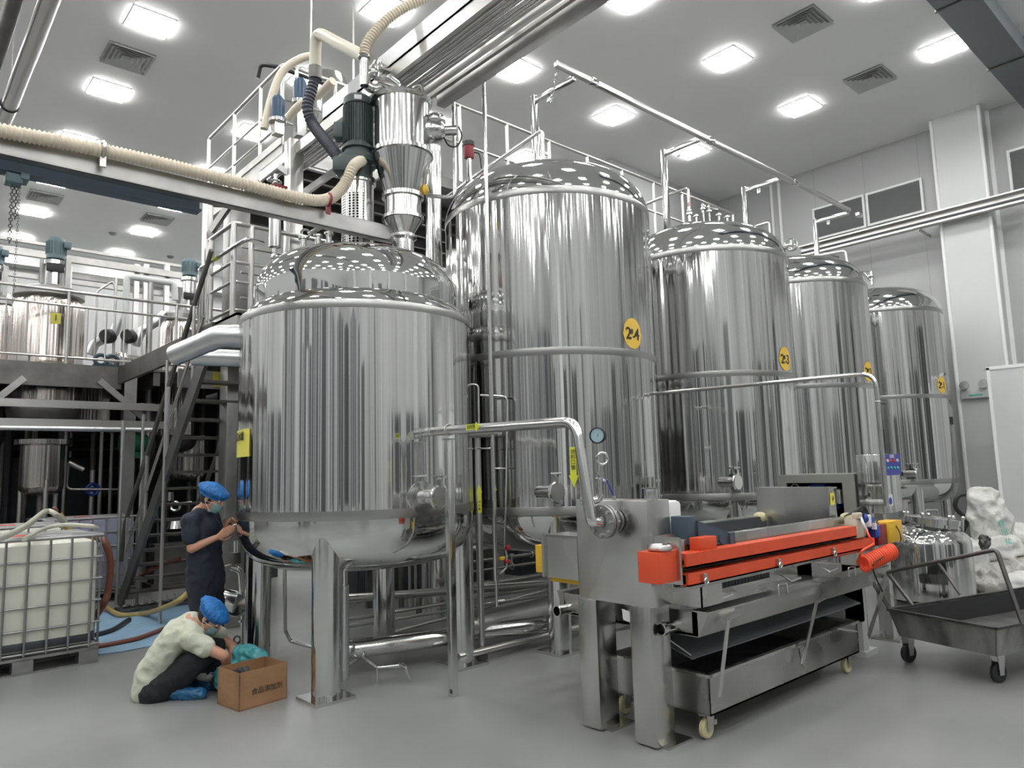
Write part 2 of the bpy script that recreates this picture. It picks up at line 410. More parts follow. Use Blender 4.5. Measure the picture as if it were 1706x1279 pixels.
# ---- louvred grilles high on the right wall
for (a, b, c_, lab) in (((1357, 351), (1436, 328), 398, 'grey louvred grille high on right wall, left of the pair'), ((1446, 325), (1532, 301), 374, 'grey louvred grille high on right wall, right of the pair beside the column'),
                ((1682, 254), (1760, 232), 322, 'grey louvred grille at the right edge of the photo, right of the column')):
    A, B = Px(*a, XW-.03), Px(*b, XW-.03); zb = Px(a[0], c_, XW-.03).z; zt = (A.z+B.z)/2
    g = thing('louvre_grille', (XW, (A.y+B.y)/2, zb), lab, 'vent grille', 'louvred grilles on the right wall')
    y1, y2 = B.y, A.y
    MB().mm((XW-.02, y1, zb), (XW-.005, y2, zt)).build('backing', 'plate', g, smooth=0)
    f = MB(); n = 30
    for k in range(n):
        z = zb+(zt-zb)*(k+.5)/n; f.slab([(XW-.05, y1, z-.02), (XW-.05, y2, z-.02), (XW-.015, y2, z+.018), (XW-.015, y1, z+.018)], (0, 0, .006))
    f.build('slats', 'grille', g, smooth=0)
    f = MB(); w_ = .05
    f.mm((XW-.06, y1-w_, zb-w_), (XW, y2+w_, zb)).mm((XW-.06, y1-w_, zt), (XW, y2+w_, zt+w_)).mm((XW-.06, y1-w_, zb), (XW, y1, zt)).mm((XW-.06, y2, zb), (XW, y2+w_, zt))
    f.build('frame', 'ceil', g, smooth=0)
# ---- emergency light on the column
p = Px(1628, 655, 16.6)
g = thing('emergency_light', p, 'small white twin-headed emergency light on the grey column by the partition', 'emergency light')
MB().mm((16.5, p.y-.26, p.z-.1), (16.59, p.y+.26, p.z+.08), bev=.01).build('housing', 'white_paint', g)
for s in (-1, 1):
    f = MB().lathe([(.0, 0), (.05, .0), (.09, .06), (.09, .08), (0, .085)], (16.5, p.y+s*.17, p.z+.15), (-1, 0, .25), 16).mm((16.51, p.y+s*.17-.015, p.z+.06), (16.53, p.y+s*.17+.015, p.z+.14)); f.build('lamp_head', 'galv', g)
MB().mm((16.49, p.y-.12, p.z-.05), (16.499, p.y+.12, p.z-.02)).build('status_strip', 'green_ink', g, smooth=0)
# ---- steel tray on the right wall
A, B = Px(1335, 421, 16.45), Px(1706, 333, 16.45)
g = thing('cable_tray', (16.4, 0, A.z), 'long bright steel cable tray running along the right wall', 'cable tray')
MB().mm((16.45, -3, A.z-.13), (16.47, A.y, A.z+.13)).mm((16.3, -3, A.z+.1), (16.47, A.y, A.z+.13)).mm((16.3, -3, A.z-.13), (16.47, A.y, A.z-.1)).build('tray', 'rail', g, smooth=0)
MB().mm((16.42, -3, A.z-.035), (16.445, A.y, A.z+.005)).build('slot', 'plate', g, smooth=0)
for k in range(7):
    y = A.y-.6-k*2.0
    MB().mm((16.4, y-.02, A.z-.17), (XW-.001, y+.02, A.z-.13)).build('bracket', 'rail', g, smooth=0)

# ---- unseen dark panes and piers added behind the viewer to streak the steel reflections
M['dark_pane'] = mat('dark_reflection_pane', (.08, .085, .09), .3)
M['door_paint'] = mat('grey_door', (.3, .32, .34), .45)
nw = nd = 0
r2 = random.Random(3)
y = Y0+.6
def add_pane(a, b, z0, z1, axis, k):
    global nw
    nw += 1
    if axis == 'x': o = MB().mm((X0-.01, a, z0), (X0+.03, b, z1)).build('window_%d' % nw, 'dark_pane', smooth=0); f = MB()
    else: o = MB().mm((a, Y0-.01, z0), (b, Y0+.03, z1)).build('window_%d' % nw, 'dark_pane', smooth=0); f = MB()
    n = max(1, int((b-a)/1.0))
    for q in range(n+1):
        t = a+(b-a)*q/n
        if axis == 'x': f.mm((X0, t-.04, z0-.04), (X0+.07, t+.04, z1+.04))
        else: f.mm((t-.04, Y0, z0-.04), (t+.04, Y0+.07, z1+.04))
    struct(o); f.build('window_frame', 'door_paint', o, smooth=0)
while y < 16:
    wd = r2.choice([.5, .9, 1.4]); add_pane(y, y+wd, r2.choice([0.02, .9]), r2.choice([3.2, 4.6, 6.0]), 'x', 0); y += wd+r2.choice([.4, .8, 1.3])
x = X0+.6
while x < 15.5:
    wd = r2.choice([.5, .9, 1.4, 2.2]); add_pane(x, x+wd, r2.choice([0.02, .9]), r2.choice([3.2, 4.6, 6.0]), 'y', 0); x += wd+r2.choice([.4, .8, 1.3])
for k, x in enumerate((-5, -.5, 4, 8.5, 13)):
    struct(MB().mm((x-.25, Y0, 0), (x+.25, Y0+.45, HC)).build('trim_%d' % (5+k), 'white_paint', smooth=0))
# ------------------------------------------------------------------ tanks
def dish(R, h, n=20, flip=False, ex=.62):
    """torispherical head profile (r, z) from rim to centre"""
    out = []
    for i in range(n+1):
        t = pi/2*i/n; out.append((R*cos(t)**ex if i < n else 0, h*sin(t)))
    return [(r, -z if flip else z) for r, z in out]
def coped_leg(root, c, lx, ly, r, R, z0, h, ex):
    """round leg whose top is cut to the curve of the dished bottom"""
    f = MB(); n = 32; bot = []; topv = []
    for k in range(n):
        x, y = lx+r*cos(2*pi*k/n), ly+r*sin(2*pi*k/n); rr = min(.999, hypot(x-c[0], y-c[1])/R)
        bot.append(f.bm.verts.new((x, y, .02))); topv.append(f.bm.verts.new((x, y, z0-h*sqrt(max(0, 1-rr**(2/ex)))+.006)))
    f.loft([bot, topv]); f.mm((lx-r*1.5, ly-r*1.5, 0), (lx+r*1.5, ly+r*1.5, .024)); f.build('leg', 'tube', root)
def valve_elbow(root, base, d, s=1.0, name='sample_nozzle'):
    """short capped nozzle with a clamp and a side hand screw"""
    d = V(d).normalized(); b = V(base); up = V((0, 0, 1)); sd = d.cross(up)
    f = MB().tube([b-d*.05, b+d*.16*s], .055*s, 20).lathe([(.0, 0), (.078*s, 0), (.078*s, .03*s), (0, .03*s)], b+d*.14*s, d, 22)
    o = f.build(name, 'tube', root)
    f = MB().torus(b+d*.155*s, d, .08*s, .014*s, 24, 8).box(b+d*.155*s+up*.1*s, (.03*s, .03*s, .05*s)).tube([b+d*.155*s+up*.08*s, b+d*.155*s+up*.15*s], .008*s, 8)
    f.tube([b+d*.155*s+up*.15*s-sd*.06*s, b+d*.155*s+up*.15*s+sd*.06*s], .009*s, 8); f.build('clamp', 'tube', o)
    return o
def storage_tank(c, lab, sign=None, nozz=None):
    R = 1.16; cx_, cy_ = c
    g = thing('storage_tank', (cx_, cy_, 0), lab, 'tank', 'row of tall steel storage tanks')
    MB().lathe([(R, 1.28), (R, 4.42)], (cx_, cy_, 0), seg=128).build('shell', 'tank', g)
    for pf_ in ([(R-.004, 2.78), (R+.002, 2.80), (R+.002, 2.86), (R-.004, 2.89)], [(R-.004, 4.40), (R+.004, 4.42), (R+.004, 4.48), (R-.004, 4.5)], [(R-.004, 1.36), (R+.003, 1.34), (R+.003, 1.27), (R-.01, 1.26)]):
        MB().lathe(pf_, (cx_, cy_, 0), seg=96).build('weld_band', 'seam', g)
    prof = [(R, 0)]+dish(R, .56)[1:]
    MB().lathe([(r, 4.46+z) for r, z in prof], (cx_, cy_, 0), seg=96).build('domed_top', 'dome', g)
    lo = dish(R-.02, .40, flip=True, ex=.38)
    MB().lathe([(R-.02, 1.3)]+[(r, 1.27+z) for r, z in lo], (cx_, cy_, 0), seg=72).build('dished_bottom', 'dome', g)
    for sx in (-1, 1):
        for sy in (-1, 1):
            lx, ly = cx_+sx*.73, cy_+sy*.73
            coped_leg(g, c, lx, ly, .108, R-.02, 1.27, .40, .38)
    if nozz:
        p = Pc(*nozz, c, R); d = V((p.x-cx_, p.y-cy_, 0)).normalized(); d = (d*.75+_R2*.75); d.z = 0
        valve_elbow(g, p-_R2*.06, d, 1.15)
    if sign:
        (sx, sy, s) = sign; p = Pc(sx, sy, c, R); n = V((p.x-cx_, p.y-cy_, 0)).normalized()
        f = MB(); xd = n.cross(V((0, 0, -1))).normalized(); xd = V((0, 0, 1)).cross(n)
        rows = []
        a0 = atan2(n.y, n.x); rr = .145
        for kk in range(13):
            u = -1+2*kk/12; hh = sqrt(max(0, 1-u*u)); a = a0+u*rr/R
            rows.append([(cx_+(R+.004)*cos(a), cy_+(R+.004)*sin(a), p.z-hh*rr), (cx_+(R+.004)*cos(a), cy_+(R+.004)*sin(a), p.z+hh*rr*1.15)])
        for q, r in zip(rows, rows[1:]): 
            try: f.face([q[0], r[0], r[1], q[1]])
            except ValueError: pass
        bmesh.ops.remove_doubles(f.bm, verts=f.bm.verts, dist=1e-4)
        so = f.build('number_disc', 'disc', g)
        if s:
            for ch, sz, ox, oz in (('2', .17, -.07, 0), ('#', .07, -.022, .03), ('-', .12, .012, -.015), (s[-1], .17, .062, 0)):
                a_ = a0+ox/R; nn_ = V((cos(a_), sin(a_), 0)); text('number', ch, sz, V((cx_, cy_, p.z+oz))+nn_*(R+.007), V((0, 0, 1)).cross(nn_), (0, 0, 1), 'ink', so, .001, bold=.003)
    return g
TC = [(5.69, 5.69), (8.8, 5.69), (11.4, 5.69), (14.8, 5.69)]
T4 = storage_tank(TC[0], 'nearest tall storage tank marked 2#-4, directly behind the jacketed mixing tank', (1054, 557, '2#-4'), (915, 820))
T3 = storage_tank(TC[1], 'second tall storage tank in the row, marked 2#-3', (1308, 599, '2#-3'), (1215, 803))
T2 = storage_tank(TC[2], 'third tall storage tank in the row, partly hidden behind tank 2#-3', (1447, 620, '2#-2'), None)
T1 = storage_tank(TC[3], 'fourth and farthest tall storage tank, beside the grey wall column', (1569, 642, '2#-1'), (1517, 789))
# ---- the jacketed mixing tank in the foreground
MC = (3.4, 5.95); MR = 1.05
g = MT = thing('mixing_tank', (MC[0], MC[1], 0), 'large foreground jacketed mixing tank of streaked steel on four legs', 'tank')
MB().lathe([(MR, 1.36), (MR, 3.08)], (*MC, 0), seg=128).build('jacket', clad_steel('jacket_steel', (.84, .84, .825), .09, s1=2.6, d1=.10, s2=7.5, d2=.018), g)
MB().lathe([(MR, 3.08), (MR-.004, 3.105), (.95, 3.21), (.905, 3.235)], (*MC, 0), seg=96).build('shoulder', 'dome', g)
MB().lathe([(MR+.002, 3.03), (MR+.004, 3.05), (MR+.004, 3.09), (MR, 3.10)], (*MC, 0), seg=96).build('weld_band', 'seam', g)
MB().lathe([(MR+.002, 1.42), (MR+.003, 1.40), (MR+.003, 1.35), (MR, 1.345)], (*MC, 0), seg=96).build('weld_band', 'seam', g)
MB().lathe([(.925, 3.22), (.93, 3.36)]+[(r, 3.36+z) for r, z in dish(.93, .40, ex=.56)[1:]], (*MC, 0), seg=96).build('domed_top', mat('mirror_dome_steel', (.74, .745, .735), .045, 1, bump=.2, bscale=2.5, bdist=.01), g)
MB().lathe([(MR, 1.36), (MR-.002, 1.30)]+[(r*.998, 1.30+z) for r, z in dish(MR, .40, flip=True, ex=.34)[1:]], (*MC, 0), seg=96).build('dished_bottom', 'dome', g)
for sx in (-1, 1):
    for sy in (-1, 1):
        lx, ly = MC[0]+sx*.66, MC[1]+sy*.655
        coped_leg(g, MC, lx, ly, .112, MR, 1.30, .40, .34)
p = Pc(703, 828, MC, MR); d = V((p.x-MC[0], p.y-MC[1], 0)).normalized(); dd = (d+V((.35, -.2, 0))).normalized()
MB().lathe([(.13, -.02), (.13, .006), (.06, .012)], p, d, 28).build('nozzle_pad', 'tube', g)
valve_elbow(g, p, dd, 1.1)
# yellow sheet on the jacket (curved with it)
def curved_label(c, R, x0, x1, ytop, ybot, m, parent, name='label_sheet'):
    a = Pc(x0, ytop, c, R); b = Pc(x1, ytop, c, R); zb = Pc((x0+x1)/2, ybot, c, R).z; zt = (a.z+b.z)/2
    A, B = atan2(a.y-c[1], a.x-c[0]), atan2(b.y-c[1], b.x-c[0])
    if B-A > pi: B -= 2*pi
    if A-B > pi: A -= 2*pi
    f = MB(); n = 8
    for k in range(n):
        t0, t1 = A+(B-A)*k/n, A+(B-A)*(k+1)/n; r = R+.005
        f.face([(c[0]+r*cos(t0), c[1]+r*sin(t0), zb), (c[0]+r*cos(t1), c[1]+r*sin(t1), zb), (c[0]+r*cos(t1), c[1]+r*sin(t1), zt), (c[0]+r*cos(t0), c[1]+r*sin(t0), zt)])
    o = f.build(name, m, parent, smooth=60); t = (A+B)/2; n_ = V((cos(t), sin(t), 0))
    return o, V((c[0], c[1], (zt+zb)/2))+n_*(R+.008), n_, zt-zb
lo, pc, n_, hh = curved_label(MC, MR, 392, 417, 716, 761, 'label_yellow', g)
text('writing', '清水罐', .085, pc+V((0, 0, hh*.22)), V((0, 0, 1)).cross(n_), (0, 0, 1), 'ink', lo, .001)
# ------------------------------------------------------------------ filter press (runs along +X)
g = PR = thing('filter_press', (5.0, 3.1, 0), 'long brushed-steel filter press with red side rails in the right foreground', 'filter press')
f = MB().mm((3.65, 2.85, .83), (3.88, 3.46, 1.485), bev=.006); hb = f.build('head_block', 'brushed', g)
for (y1, y2) in ((3.31, 3.475), (2.865, 3.03)):
    MB().mm((3.65, y1, .012), (3.84, y2, .832), bev=.004).mm((3.70, y1-.05, 0), (3.95, y2+.0, .014)).build('leg', 'brushed', g)
# flanged inlet on the head
fc = Px(1012, 868, 3.56); fc = V((3.56, fc.y, fc.z))
f = MB().lathe([(.0, 0), (.105, 0), (.105, .022), (0, .022)], (3.50, fc.y, fc.z), (1, 0, 0), 36).lathe([(.0, 0), (.105, 0), (.105, .02), (0, .02)], (3.53, fc.y, fc.z), (1, 0, 0), 36).tube([(3.55, fc.y, fc.z), (3.66, fc.y, fc.z)], .06, 24).lathe([(.0, 0), (.075, 0), (.075, .015), (0, .015)], (3.62, fc.y, fc.z), (1, 0, 0), 30)
fl = f.build('inlet_flange', 'galv', g)
for k in range(8):
    a = 2*pi*k/8; q = V((3.485, fc.y+.083*cos(a), fc.z+.083*sin(a)))
    MB().lathe([(0, 0), (.012, 0), (.012, .09), (0, .09)], q, (1, 0, 0), 6).build('bolt', 'rail', fl)
# sight window on top of the head, red button
q = Px(1082, 822, 3.7)
MB().mm((3.69, q.y-.035, 1.485), (3.74, q.y+.035, 1.56), bev=.003).mm((3.68, q.y-.045, 1.555), (3.75, q.y+.045, 1.565)).build('sight_block', 'tube', g)
MB().lathe([(0, 0), (.014, 0), (.012, .03), (0, .035)], (3.75, 2.9, 1.485), seg=12).build('red_button', 'red_ink', g)
MB().lathe([(0, 0), (.012, 0), (.012, .025), (0, .025)], (3.67, 3.13, 1.485), seg=12).build('plug', 'rail', g)
# white pump cover behind the head + blue-grey bracket
MB().mm((3.89, 2.88, 1.1), (4.06, 3.05, 1.47), bev=.03).build('white_cover', 'white_ink', g)
a1, a2 = Py(1113, 862, 2.84), Py(1180, 905, 2.84)
f = MB().mm((3.885, 2.72, 1.2), (3.97, 2.85, 1.375), bev=.004)
f.slab([(3.97, 2.735, 1.345), (4.34, 2.735, 1.24), (4.34, 2.735, 1.165), (3.97, 2.735, 1.2)], (0, -.03, 0)).mm((4.31, 2.69, 1.165), (4.37, 2.745, 1.245))
f.lathe([(0, 0), (.03, 0), (.03, .01), (0, .01)], (4.22, 2.705, 1.215), (0, -1, 0), 16); f.build('bracket', 'bluegrey', g)
# two side beams
MB().mm((3.86, 2.74, .96), (6.5, 2.80, 1.235), bev=.004).build('side_beam', 'brushed', g)
MB().mm((3.86, 3.44, .93), (6.6, 3.52, 1.235), bev=.004).build('side_beam', 'brushed', g)
MB().mm((3.9, 3.425, .95), (6.1, 3.438, 1.225)).build('inner_face_sheet', 'plate', g, smooth=0)  # dark sheet over the inner face of the left beam
# pack of filter plates low between the beams
f = MB()
for k in range(26): f.mm((3.92+k*.043, 2.83, .86), (3.955+k*.043, 3.41, 1.11), bev=.002)
f.build('plate_pack', 'plate', g, smooth=0)
# follower plate
f = MB(); f.mm((6.13, 2.86, .95), (6.24, 3.53, 1.47), bev=.004).slab([(6.24, 2.86, 1.47), (6.30, 2.88, 1.40), (6.34, 2.88, .95), (6.24, 2.86, .95)], (0, .6, 0)); fh = f.build('follower_plate', 'brushed', g, smooth=0)
MB().mm((6.12, 2.85, 1.465), (6.28, 3.54, 1.48)).build('lid', 'brushed', fh, smooth=0)
wl = MB().mm((6.15, 2.852, 1.33), (6.23, 2.857, 1.43)).build('warning_label', 'label_yellow', fh, smooth=0)
MB().slab([(6.175, 2.85, 1.36), (6.195, 2.85, 1.41), (6.205, 2.85, 1.38)], (0, -.002, 0)).build('warning_bolt', 'ink', wl, smooth=0)
MB().mm((6.3, 3.1, 1.15), (6.6, 3.3, 1.3), bev=.01).build('ram', 'tube', g)
for (xx, yy) in ((6.02, 3.5), (6.20, 2.80)):
    MB().lathe([(0, 0), (.03, 0), (.045, .03), (.045, .07), (.03, .1), (0, .1)], (xx, yy, 1.22), (.3, -1, 0), 14).build('roller', 'caster', g)
# red corner box, rails
cA = Px(1097, 930, 3.47)
MB().mm((3.47, 2.645, 1.015), (3.67, 2.80, 1.195), bev=.003).build('red_corner_box', 'red', g)
MB().mm((3.64, 2.62, .995), (3.66, 2.9, 1.27)).mm((3.64, 2.80, .995), (3.90, 2.81, 1.27)).build('corner_plate', 'brushed', g, smooth=0)
MB().torus((3.56, 2.70, 1.215), (0, 0, 1), .055, .02, 28, 10, a0=.3, a1=5.6).build('hook', 'rail', g)
MB().mm((3.86, 2.62, 1.165), (4.04, 2.70, 1.25), bev=.003).build('red_corner_box', 'red', g)
def rail_r(z0, z1, x0, x1, dz=0):
    f = MB(); f.slab([(x0, 2.60, z0), (x1, 2.60, z0+dz), (x1, 2.60, z1+dz), (x0, 2.60, z1)], (0, .02, 0))
    f.slab([(x0, 2.60, z1), (x1, 2.60, z1+dz), (x1, 2.70, z1+dz), (x0, 2.70, z1)], (0, 0, .01)); f.slab([(x0, 2.60, z0), (x1, 2.60, z0+dz), (x1, 2.66, z0+dz), (x0, 2.66, z0)], (0, 0, .01))
    return f.build('red_rail', 'red', g, smooth=0)
rail_r(1.088, 1.162, 3.68, 6.02); rail_r(.98, 1.045, 3.69, 6.35)
MB().mm((3.68, 2.69, .97), (6.35, 2.705, 1.12)).build('rail_web', 'grime', g, smooth=0)
for x in (3.83, 4.72, 5.55):
    f = MB().box((x, 2.585, 1.02), (.03, .03, .05), bev=.004).torus((x, 2.57, 1.0), (0, 1, 0), .018, .006, 14, 6); f.build('latch', 'rail', g)
# lower lip and drip tray
MB().slab([(3.7, 2.63, .955), (6.5, 2.63, .955), (6.5, 2.75, .93), (3.7, 2.75, .93)], (0, 0, .02)).build('lip', 'brushed_lo', g, smooth=0)
MB().mm((3.86, 2.64, .83), (4.10, 2.66, .985)).mm((3.86, 2.64, .83), (3.88, 2.86, .985)).build('side_apron', 'brushed', g, smooth=0)
f = MB()
A = [(2.72, .86), (2.60, .83), (2.66, .69), (2.80, .66)]
pr_ = [(2.74, .80), (2.62, .80), (2.62, .79), (2.70, .64), (3.86, .64), (3.92, .80), (3.86, .80), (3.82, .66), (2.74, .66)]
f.slab([(3.9, y, z) for y, z in pr_], (2.75, 0, 0)); f.mm((3.9, 2.7, .645), (3.91, 3.85, .79)); f.mm((6.63, 2.7, .645), (6.64, 3.85, .79))
dt = f.build('drip_tray', 'brushed_lo', g, smooth=0)
for y_ in (2.84, 3.74):
    MB().lathe([(.035, 0), (.035, -.16), (.041, -.16), (.041, -.19), (.033, -.19), (.033, 0)], (3.9, y_, .70), (1, 0, 0), 22).build('drain_spout', 'tube', dt)
for x in (4.75, 5.85):
    MB().tube([(x, 2.615, .79), (x, 2.615, .86), (x+.12, 2.615, .86), (x+.12, 2.615, .79)], .006, 8, bend=.015).build('handle', 'rail', dt)
for x in (4.1, 5.0, 5.6):
    MB().tube([(x, 2.74, .9), (x+.02, 2.66, .85), (x+.1, 2.63, .87)], .008, 8).build('hanger', 'rail', g)
# tail stand
f = MB().mm((6.55, 2.84, 1.12), (6.72, 3.44, 1.16)).mm((6.58, 2.86, .05), (6.68, 3.0, 1.12)).mm((6.58, 3.28, .05), (6.68, 3.42, 1.12)).mm((6.56, 2.84, 0), (6.8, 3.44, .05)).mm((6.58, 2.86, .3), (6.64, 3.42, .78)); f.build('tail_stand', 'white_paint', g, smooth=0)
# flat bar levers and cross braces
for (t, b) in (((1214, 1036), (1171, 1168)), ((1361, 1008), (1331, 1105))):
    p0, p1 = Py(*t, 2.615), Py(*b, 2.68)
    p1 = V((max(p1.x, 4.02), 2.655, p1.z))
    MB().beam(p0+V((0, 0, .02)), p1, .035, .007, up=(0, 1, 0)).beam(p0+V((-.01, 0, .02)), p0+V((.13, .0, .035)), .03, .007, up=(0, 0, 1)).build('lever_bar', 'rail', g, smooth=0)
p0, p1 = Py(1478, 960, 2.62), Py(1447, 1060, 2.62); MB().beam(p0, p1, .05, .008, up=(0, 1, 0)).build('brace', 'rail', g, smooth=0)
p0, p1 = Py(1455, 972, 2.65), Py(1500, 1040, 2.65); MB().beam(p0, p1, .04, .008, up=(0, 1, 0)).build('brace', 'darkbeam', g, smooth=0)
# sloping cake plate under the tray
f = MB().slab([(4.05, 2.86, .455), (6.45, 2.80, .48), (6.45, 3.2, .62), (4.05, 3.3, .58)], (0, 0, .006)); f.build('cake_plate', mat('bluish_steel_sheet', (.25, .27, .29), .4, .35), g, smooth=0)
f = MB().slab([(4.05, 3.32, .58), (6.45, 3.22, .62), (6.45, 3.7, .48), (4.05, 3.8, .455)], (0, 0, .006)); f.build('cake_plate', 'brushed_lo', g, smooth=0)
MB().beam((3.9, 3.0, .63), (4.06, 2.88, .48), .03, .006).beam((3.9, 3.05, .63), (3.98, 3.0, .45), .06, .006).build('plate_hinge', 'brushed_lo', g, smooth=0)
# air unit and wires at the far end of the rails
f = MB().box((6.12, 2.66, 1.15), (.14, .1, .16), bev=.01).box((6.1, 2.62, 1.25), (.10, .05, .05), bev=.01); f.build('end_block', 'pvc', g)
f = MB().box((6.32, 2.64, 1.18), (.13, .09, .09), bev=.01).sphere((6.24, 2.62, 1.22), .04).box((6.40, 2.62, 1.10), (.10, .07, .1), bev=.01); f.build('air_regulator', 'blue', g)
f = MB().box((6.25, 2.6, 1.2), (.04, .05, .1), bev=.008).box((6.33, 2.585, 1.15), (.03, .03, .05)); f.build('air_fitting', 'white_ink', g)
f = MB(); 
for k in range(6): f.tube([V((6.0, 2.68, 1.25)), V((6.1+.03*k, 2.62, 1.28+.01*k)), V((6.3+.02*k, 2.6, 1.18-.01*k)), V((6.55, 2.64, 1.12+.02*k))], .005, 6, bend=.08)
f.build('wires', 'cable', g)
MB().mm((6.43, 2.60, .98), (6.62, 2.70, 1.15), bev=.004).build('red_end_cap', 'darkred', g)
MB().mm((6.62, 2.585, .985), (6.92, 2.72, 1.165), bev=.003).build('yellow_end_box', 'yellow', g)
# left side guard and yellow box
MB().mm((3.66, 3.47, .94), (3.68, 3.80, 1.235)).mm((3.64, 3.78, .94), (3.70, 3.80, 1.24)).mm((3.66, 3.47, 1.22), (3.9, 3.8, 1.235)).build('side_guard', 'brushed', g, smooth=0)
MB().mm((3.70, 3.80, .955), (3.82, 3.93, 1.15), bev=.003).build('yellow_box', 'yellow', g)
MB().mm((3.70, 3.5, .905), (3.74, 3.78, .94)).build('yellow_lip', 'yellow', g)
# tag of paper between the legs
MB().slab([(3.66, 3.10, .80), (3.66, 3.04, .79), (3.67, 3.04, .72), (3.67, 3.1, .73)], (.003, 0, 0)).build('paper_tag', 'white_ink', g, smooth=0)
# ---- pump cabinet behind the press with a blue motor in it, open towards the viewer's left
XC = 7.22; ya, yb = Px(1424, 800, XC).y, Px(1296, 800, XC).y; zb = Px(1360, 790, XC).z; za = .95; xb = XC+.55
g = thing('pump_cabinet', (XC+.27, (ya+yb)/2, 0), 'open-fronted pale steel pump cabinet behind the press, blue motor inside', 'cabinet')
f = MB().mm((XC+.01, ya, za), (xb-.021, ya+.06, zb-.021)).mm((XC+.01, yb-.06, za), (xb-.021, yb, zb-.021)).mm((XC, ya, zb-.02), (xb, yb, zb)).mm((xb-.02, ya, za), (xb, yb, zb-.021)).mm((XC, ya, za-.02), (xb, yb, za+.02))
f.mm((XC-.01, ya, zb-.085), (XC+.01, yb, zb)).mm((XC-.012, ya-.002, za), (XC+.008, ya+.12, zb-.086)).mm((XC-.012, yb-.10, za), (XC+.008, yb+.002, zb-.086))
f.build('housing', mat('pale_steel_cabinet', (.5, .5, .46), .35, .9), g, smooth=0)
MB().mm((xb-.04, ya+.06, za+.02), (xb-.025, yb-.06, zb-.03)).mm((XC+.1, ya+.065, za+.02), (xb-.03, ya+.075, zb-.03)).mm((XC+.1, yb-.075, za+.02), (xb-.03, yb-.065, zb-.03)).mm((XC+.05, ya+.07, zb-.035), (xb-.03, yb-.07, zb-.025)).build('opening_shade', 'black', g, smooth=0)  # black sheets put the shade of the opening into the colour
for xx in (XC+.02, xb-.08):
    for yy in (ya+.02, yb-.08): MB().mm((xx, yy, 0), (xx+.06, yy+.06, za-.02)).build('leg', 'brushed_lo', g, smooth=0)
g = thing('pump_motor', (XC+.27, (ya+yb)/2, za+.02), 'small blue electric motor sitting inside the open pump cabinet', 'motor')
my, mz = Px(1350, 812, XC+.2).y, Px(1350, 818, XC+.2).z-.07
f = MB().lathe([(0, -.28), (.10, -.28), (.11, -.24), (.11, .18), (.09, .24), (0, .24)], (XC+.27, my, mz), (0, 1, 0), 24); f.build('body', 'blue', g); f = MB()
for k in range(14): a = pi*2*k/14; f.box((XC+.27+.115*cos(a), my, mz+.115*sin(a)), (.012, .34, .012), Matrix.Rotation(-a, 3, 'Y'))
f.build('cooling_fins', 'blue', g); MB().torus((XC+.12, Px(1325, 811, XC+.12).y, Px(1325, 811, XC+.12).z), (1, 0, .2), .035, .011, 20, 8).build('lifting_eye', 'tube', g)
MB().box((XC+.2, my-.1, mz+.12), (.10, .16, .06), bev=.01).build('terminal_box', 'blue', g)
MB().mm((XC+.17, my-.2, za+.02), (XC+.37, my+.2, mz-.09)).build('base', 'black', g, smooth=0)
f = MB().lathe([(0, 0), (.05, 0), (.05, .14), (0, .14)], (XC+.08, ya+.2, 1.28), seg=18); f.build('pump_head', 'tube', g)
# ---- control box on a post
g = thing('control_box', (7.4, 2.95, 0), 'upright steel control box with a blue button panel at far end of press', 'control box')
f = MB().mm((7.24, 2.85, 1.19), (7.70, 3.08, 1.755), bev=.006); cb = f.build('housing', 'tank', g)
bp = MB().mm((7.29, 2.84, 1.55), (7.70, 2.848, 1.752)).build('button_panel', 'deepblue', cb, smooth=0)
for k in range(4): MB().lathe([(0, 0), (.016, 0), (.014, .012), (0, .012)], (7.38+.08*k, 2.84, 1.69), (0, -1, 0), 14).build('button', 'red_ink' if k in (1, 2) else 'white_ink', bp)
for k in range(4): MB().lathe([(0, 0), (.013, 0), (.011, .012), (0, .012)], (7.38+.08*k, 2.84, 1.62), (0, -1, 0), 14).build('button', 'green_ink', bp)
text('writing', '压滤机', .035, (7.5, 2.838, 1.73), (1, 0, 0), (0, 0, 1), 'white_ink', bp)
sk = MB().mm((7.32, 2.842, 1.26), (7.44, 2.847, 1.37)).build('notice_sticker', 'white_ink', cb, smooth=0)
MB().lathe([(0, 0), (.035, 0), (.035, .002), (0, .002)], (7.38, 2.842, 1.305), (0, -1, 0), 20).build('blue_hand_mark', 'blue_ink', sk)
MB().mm((7.71, 2.9, 1.45), (7.73, 2.93, 1.55)).build('door_handle', 'tube', cb)
MB().mm((7.4, 2.93, 0), (7.48, 3.01, 1.19)).mm((7.3, 2.84, 0), (7.6, 3.1, .02)).build('post', 'brushed_lo', g, smooth=0)
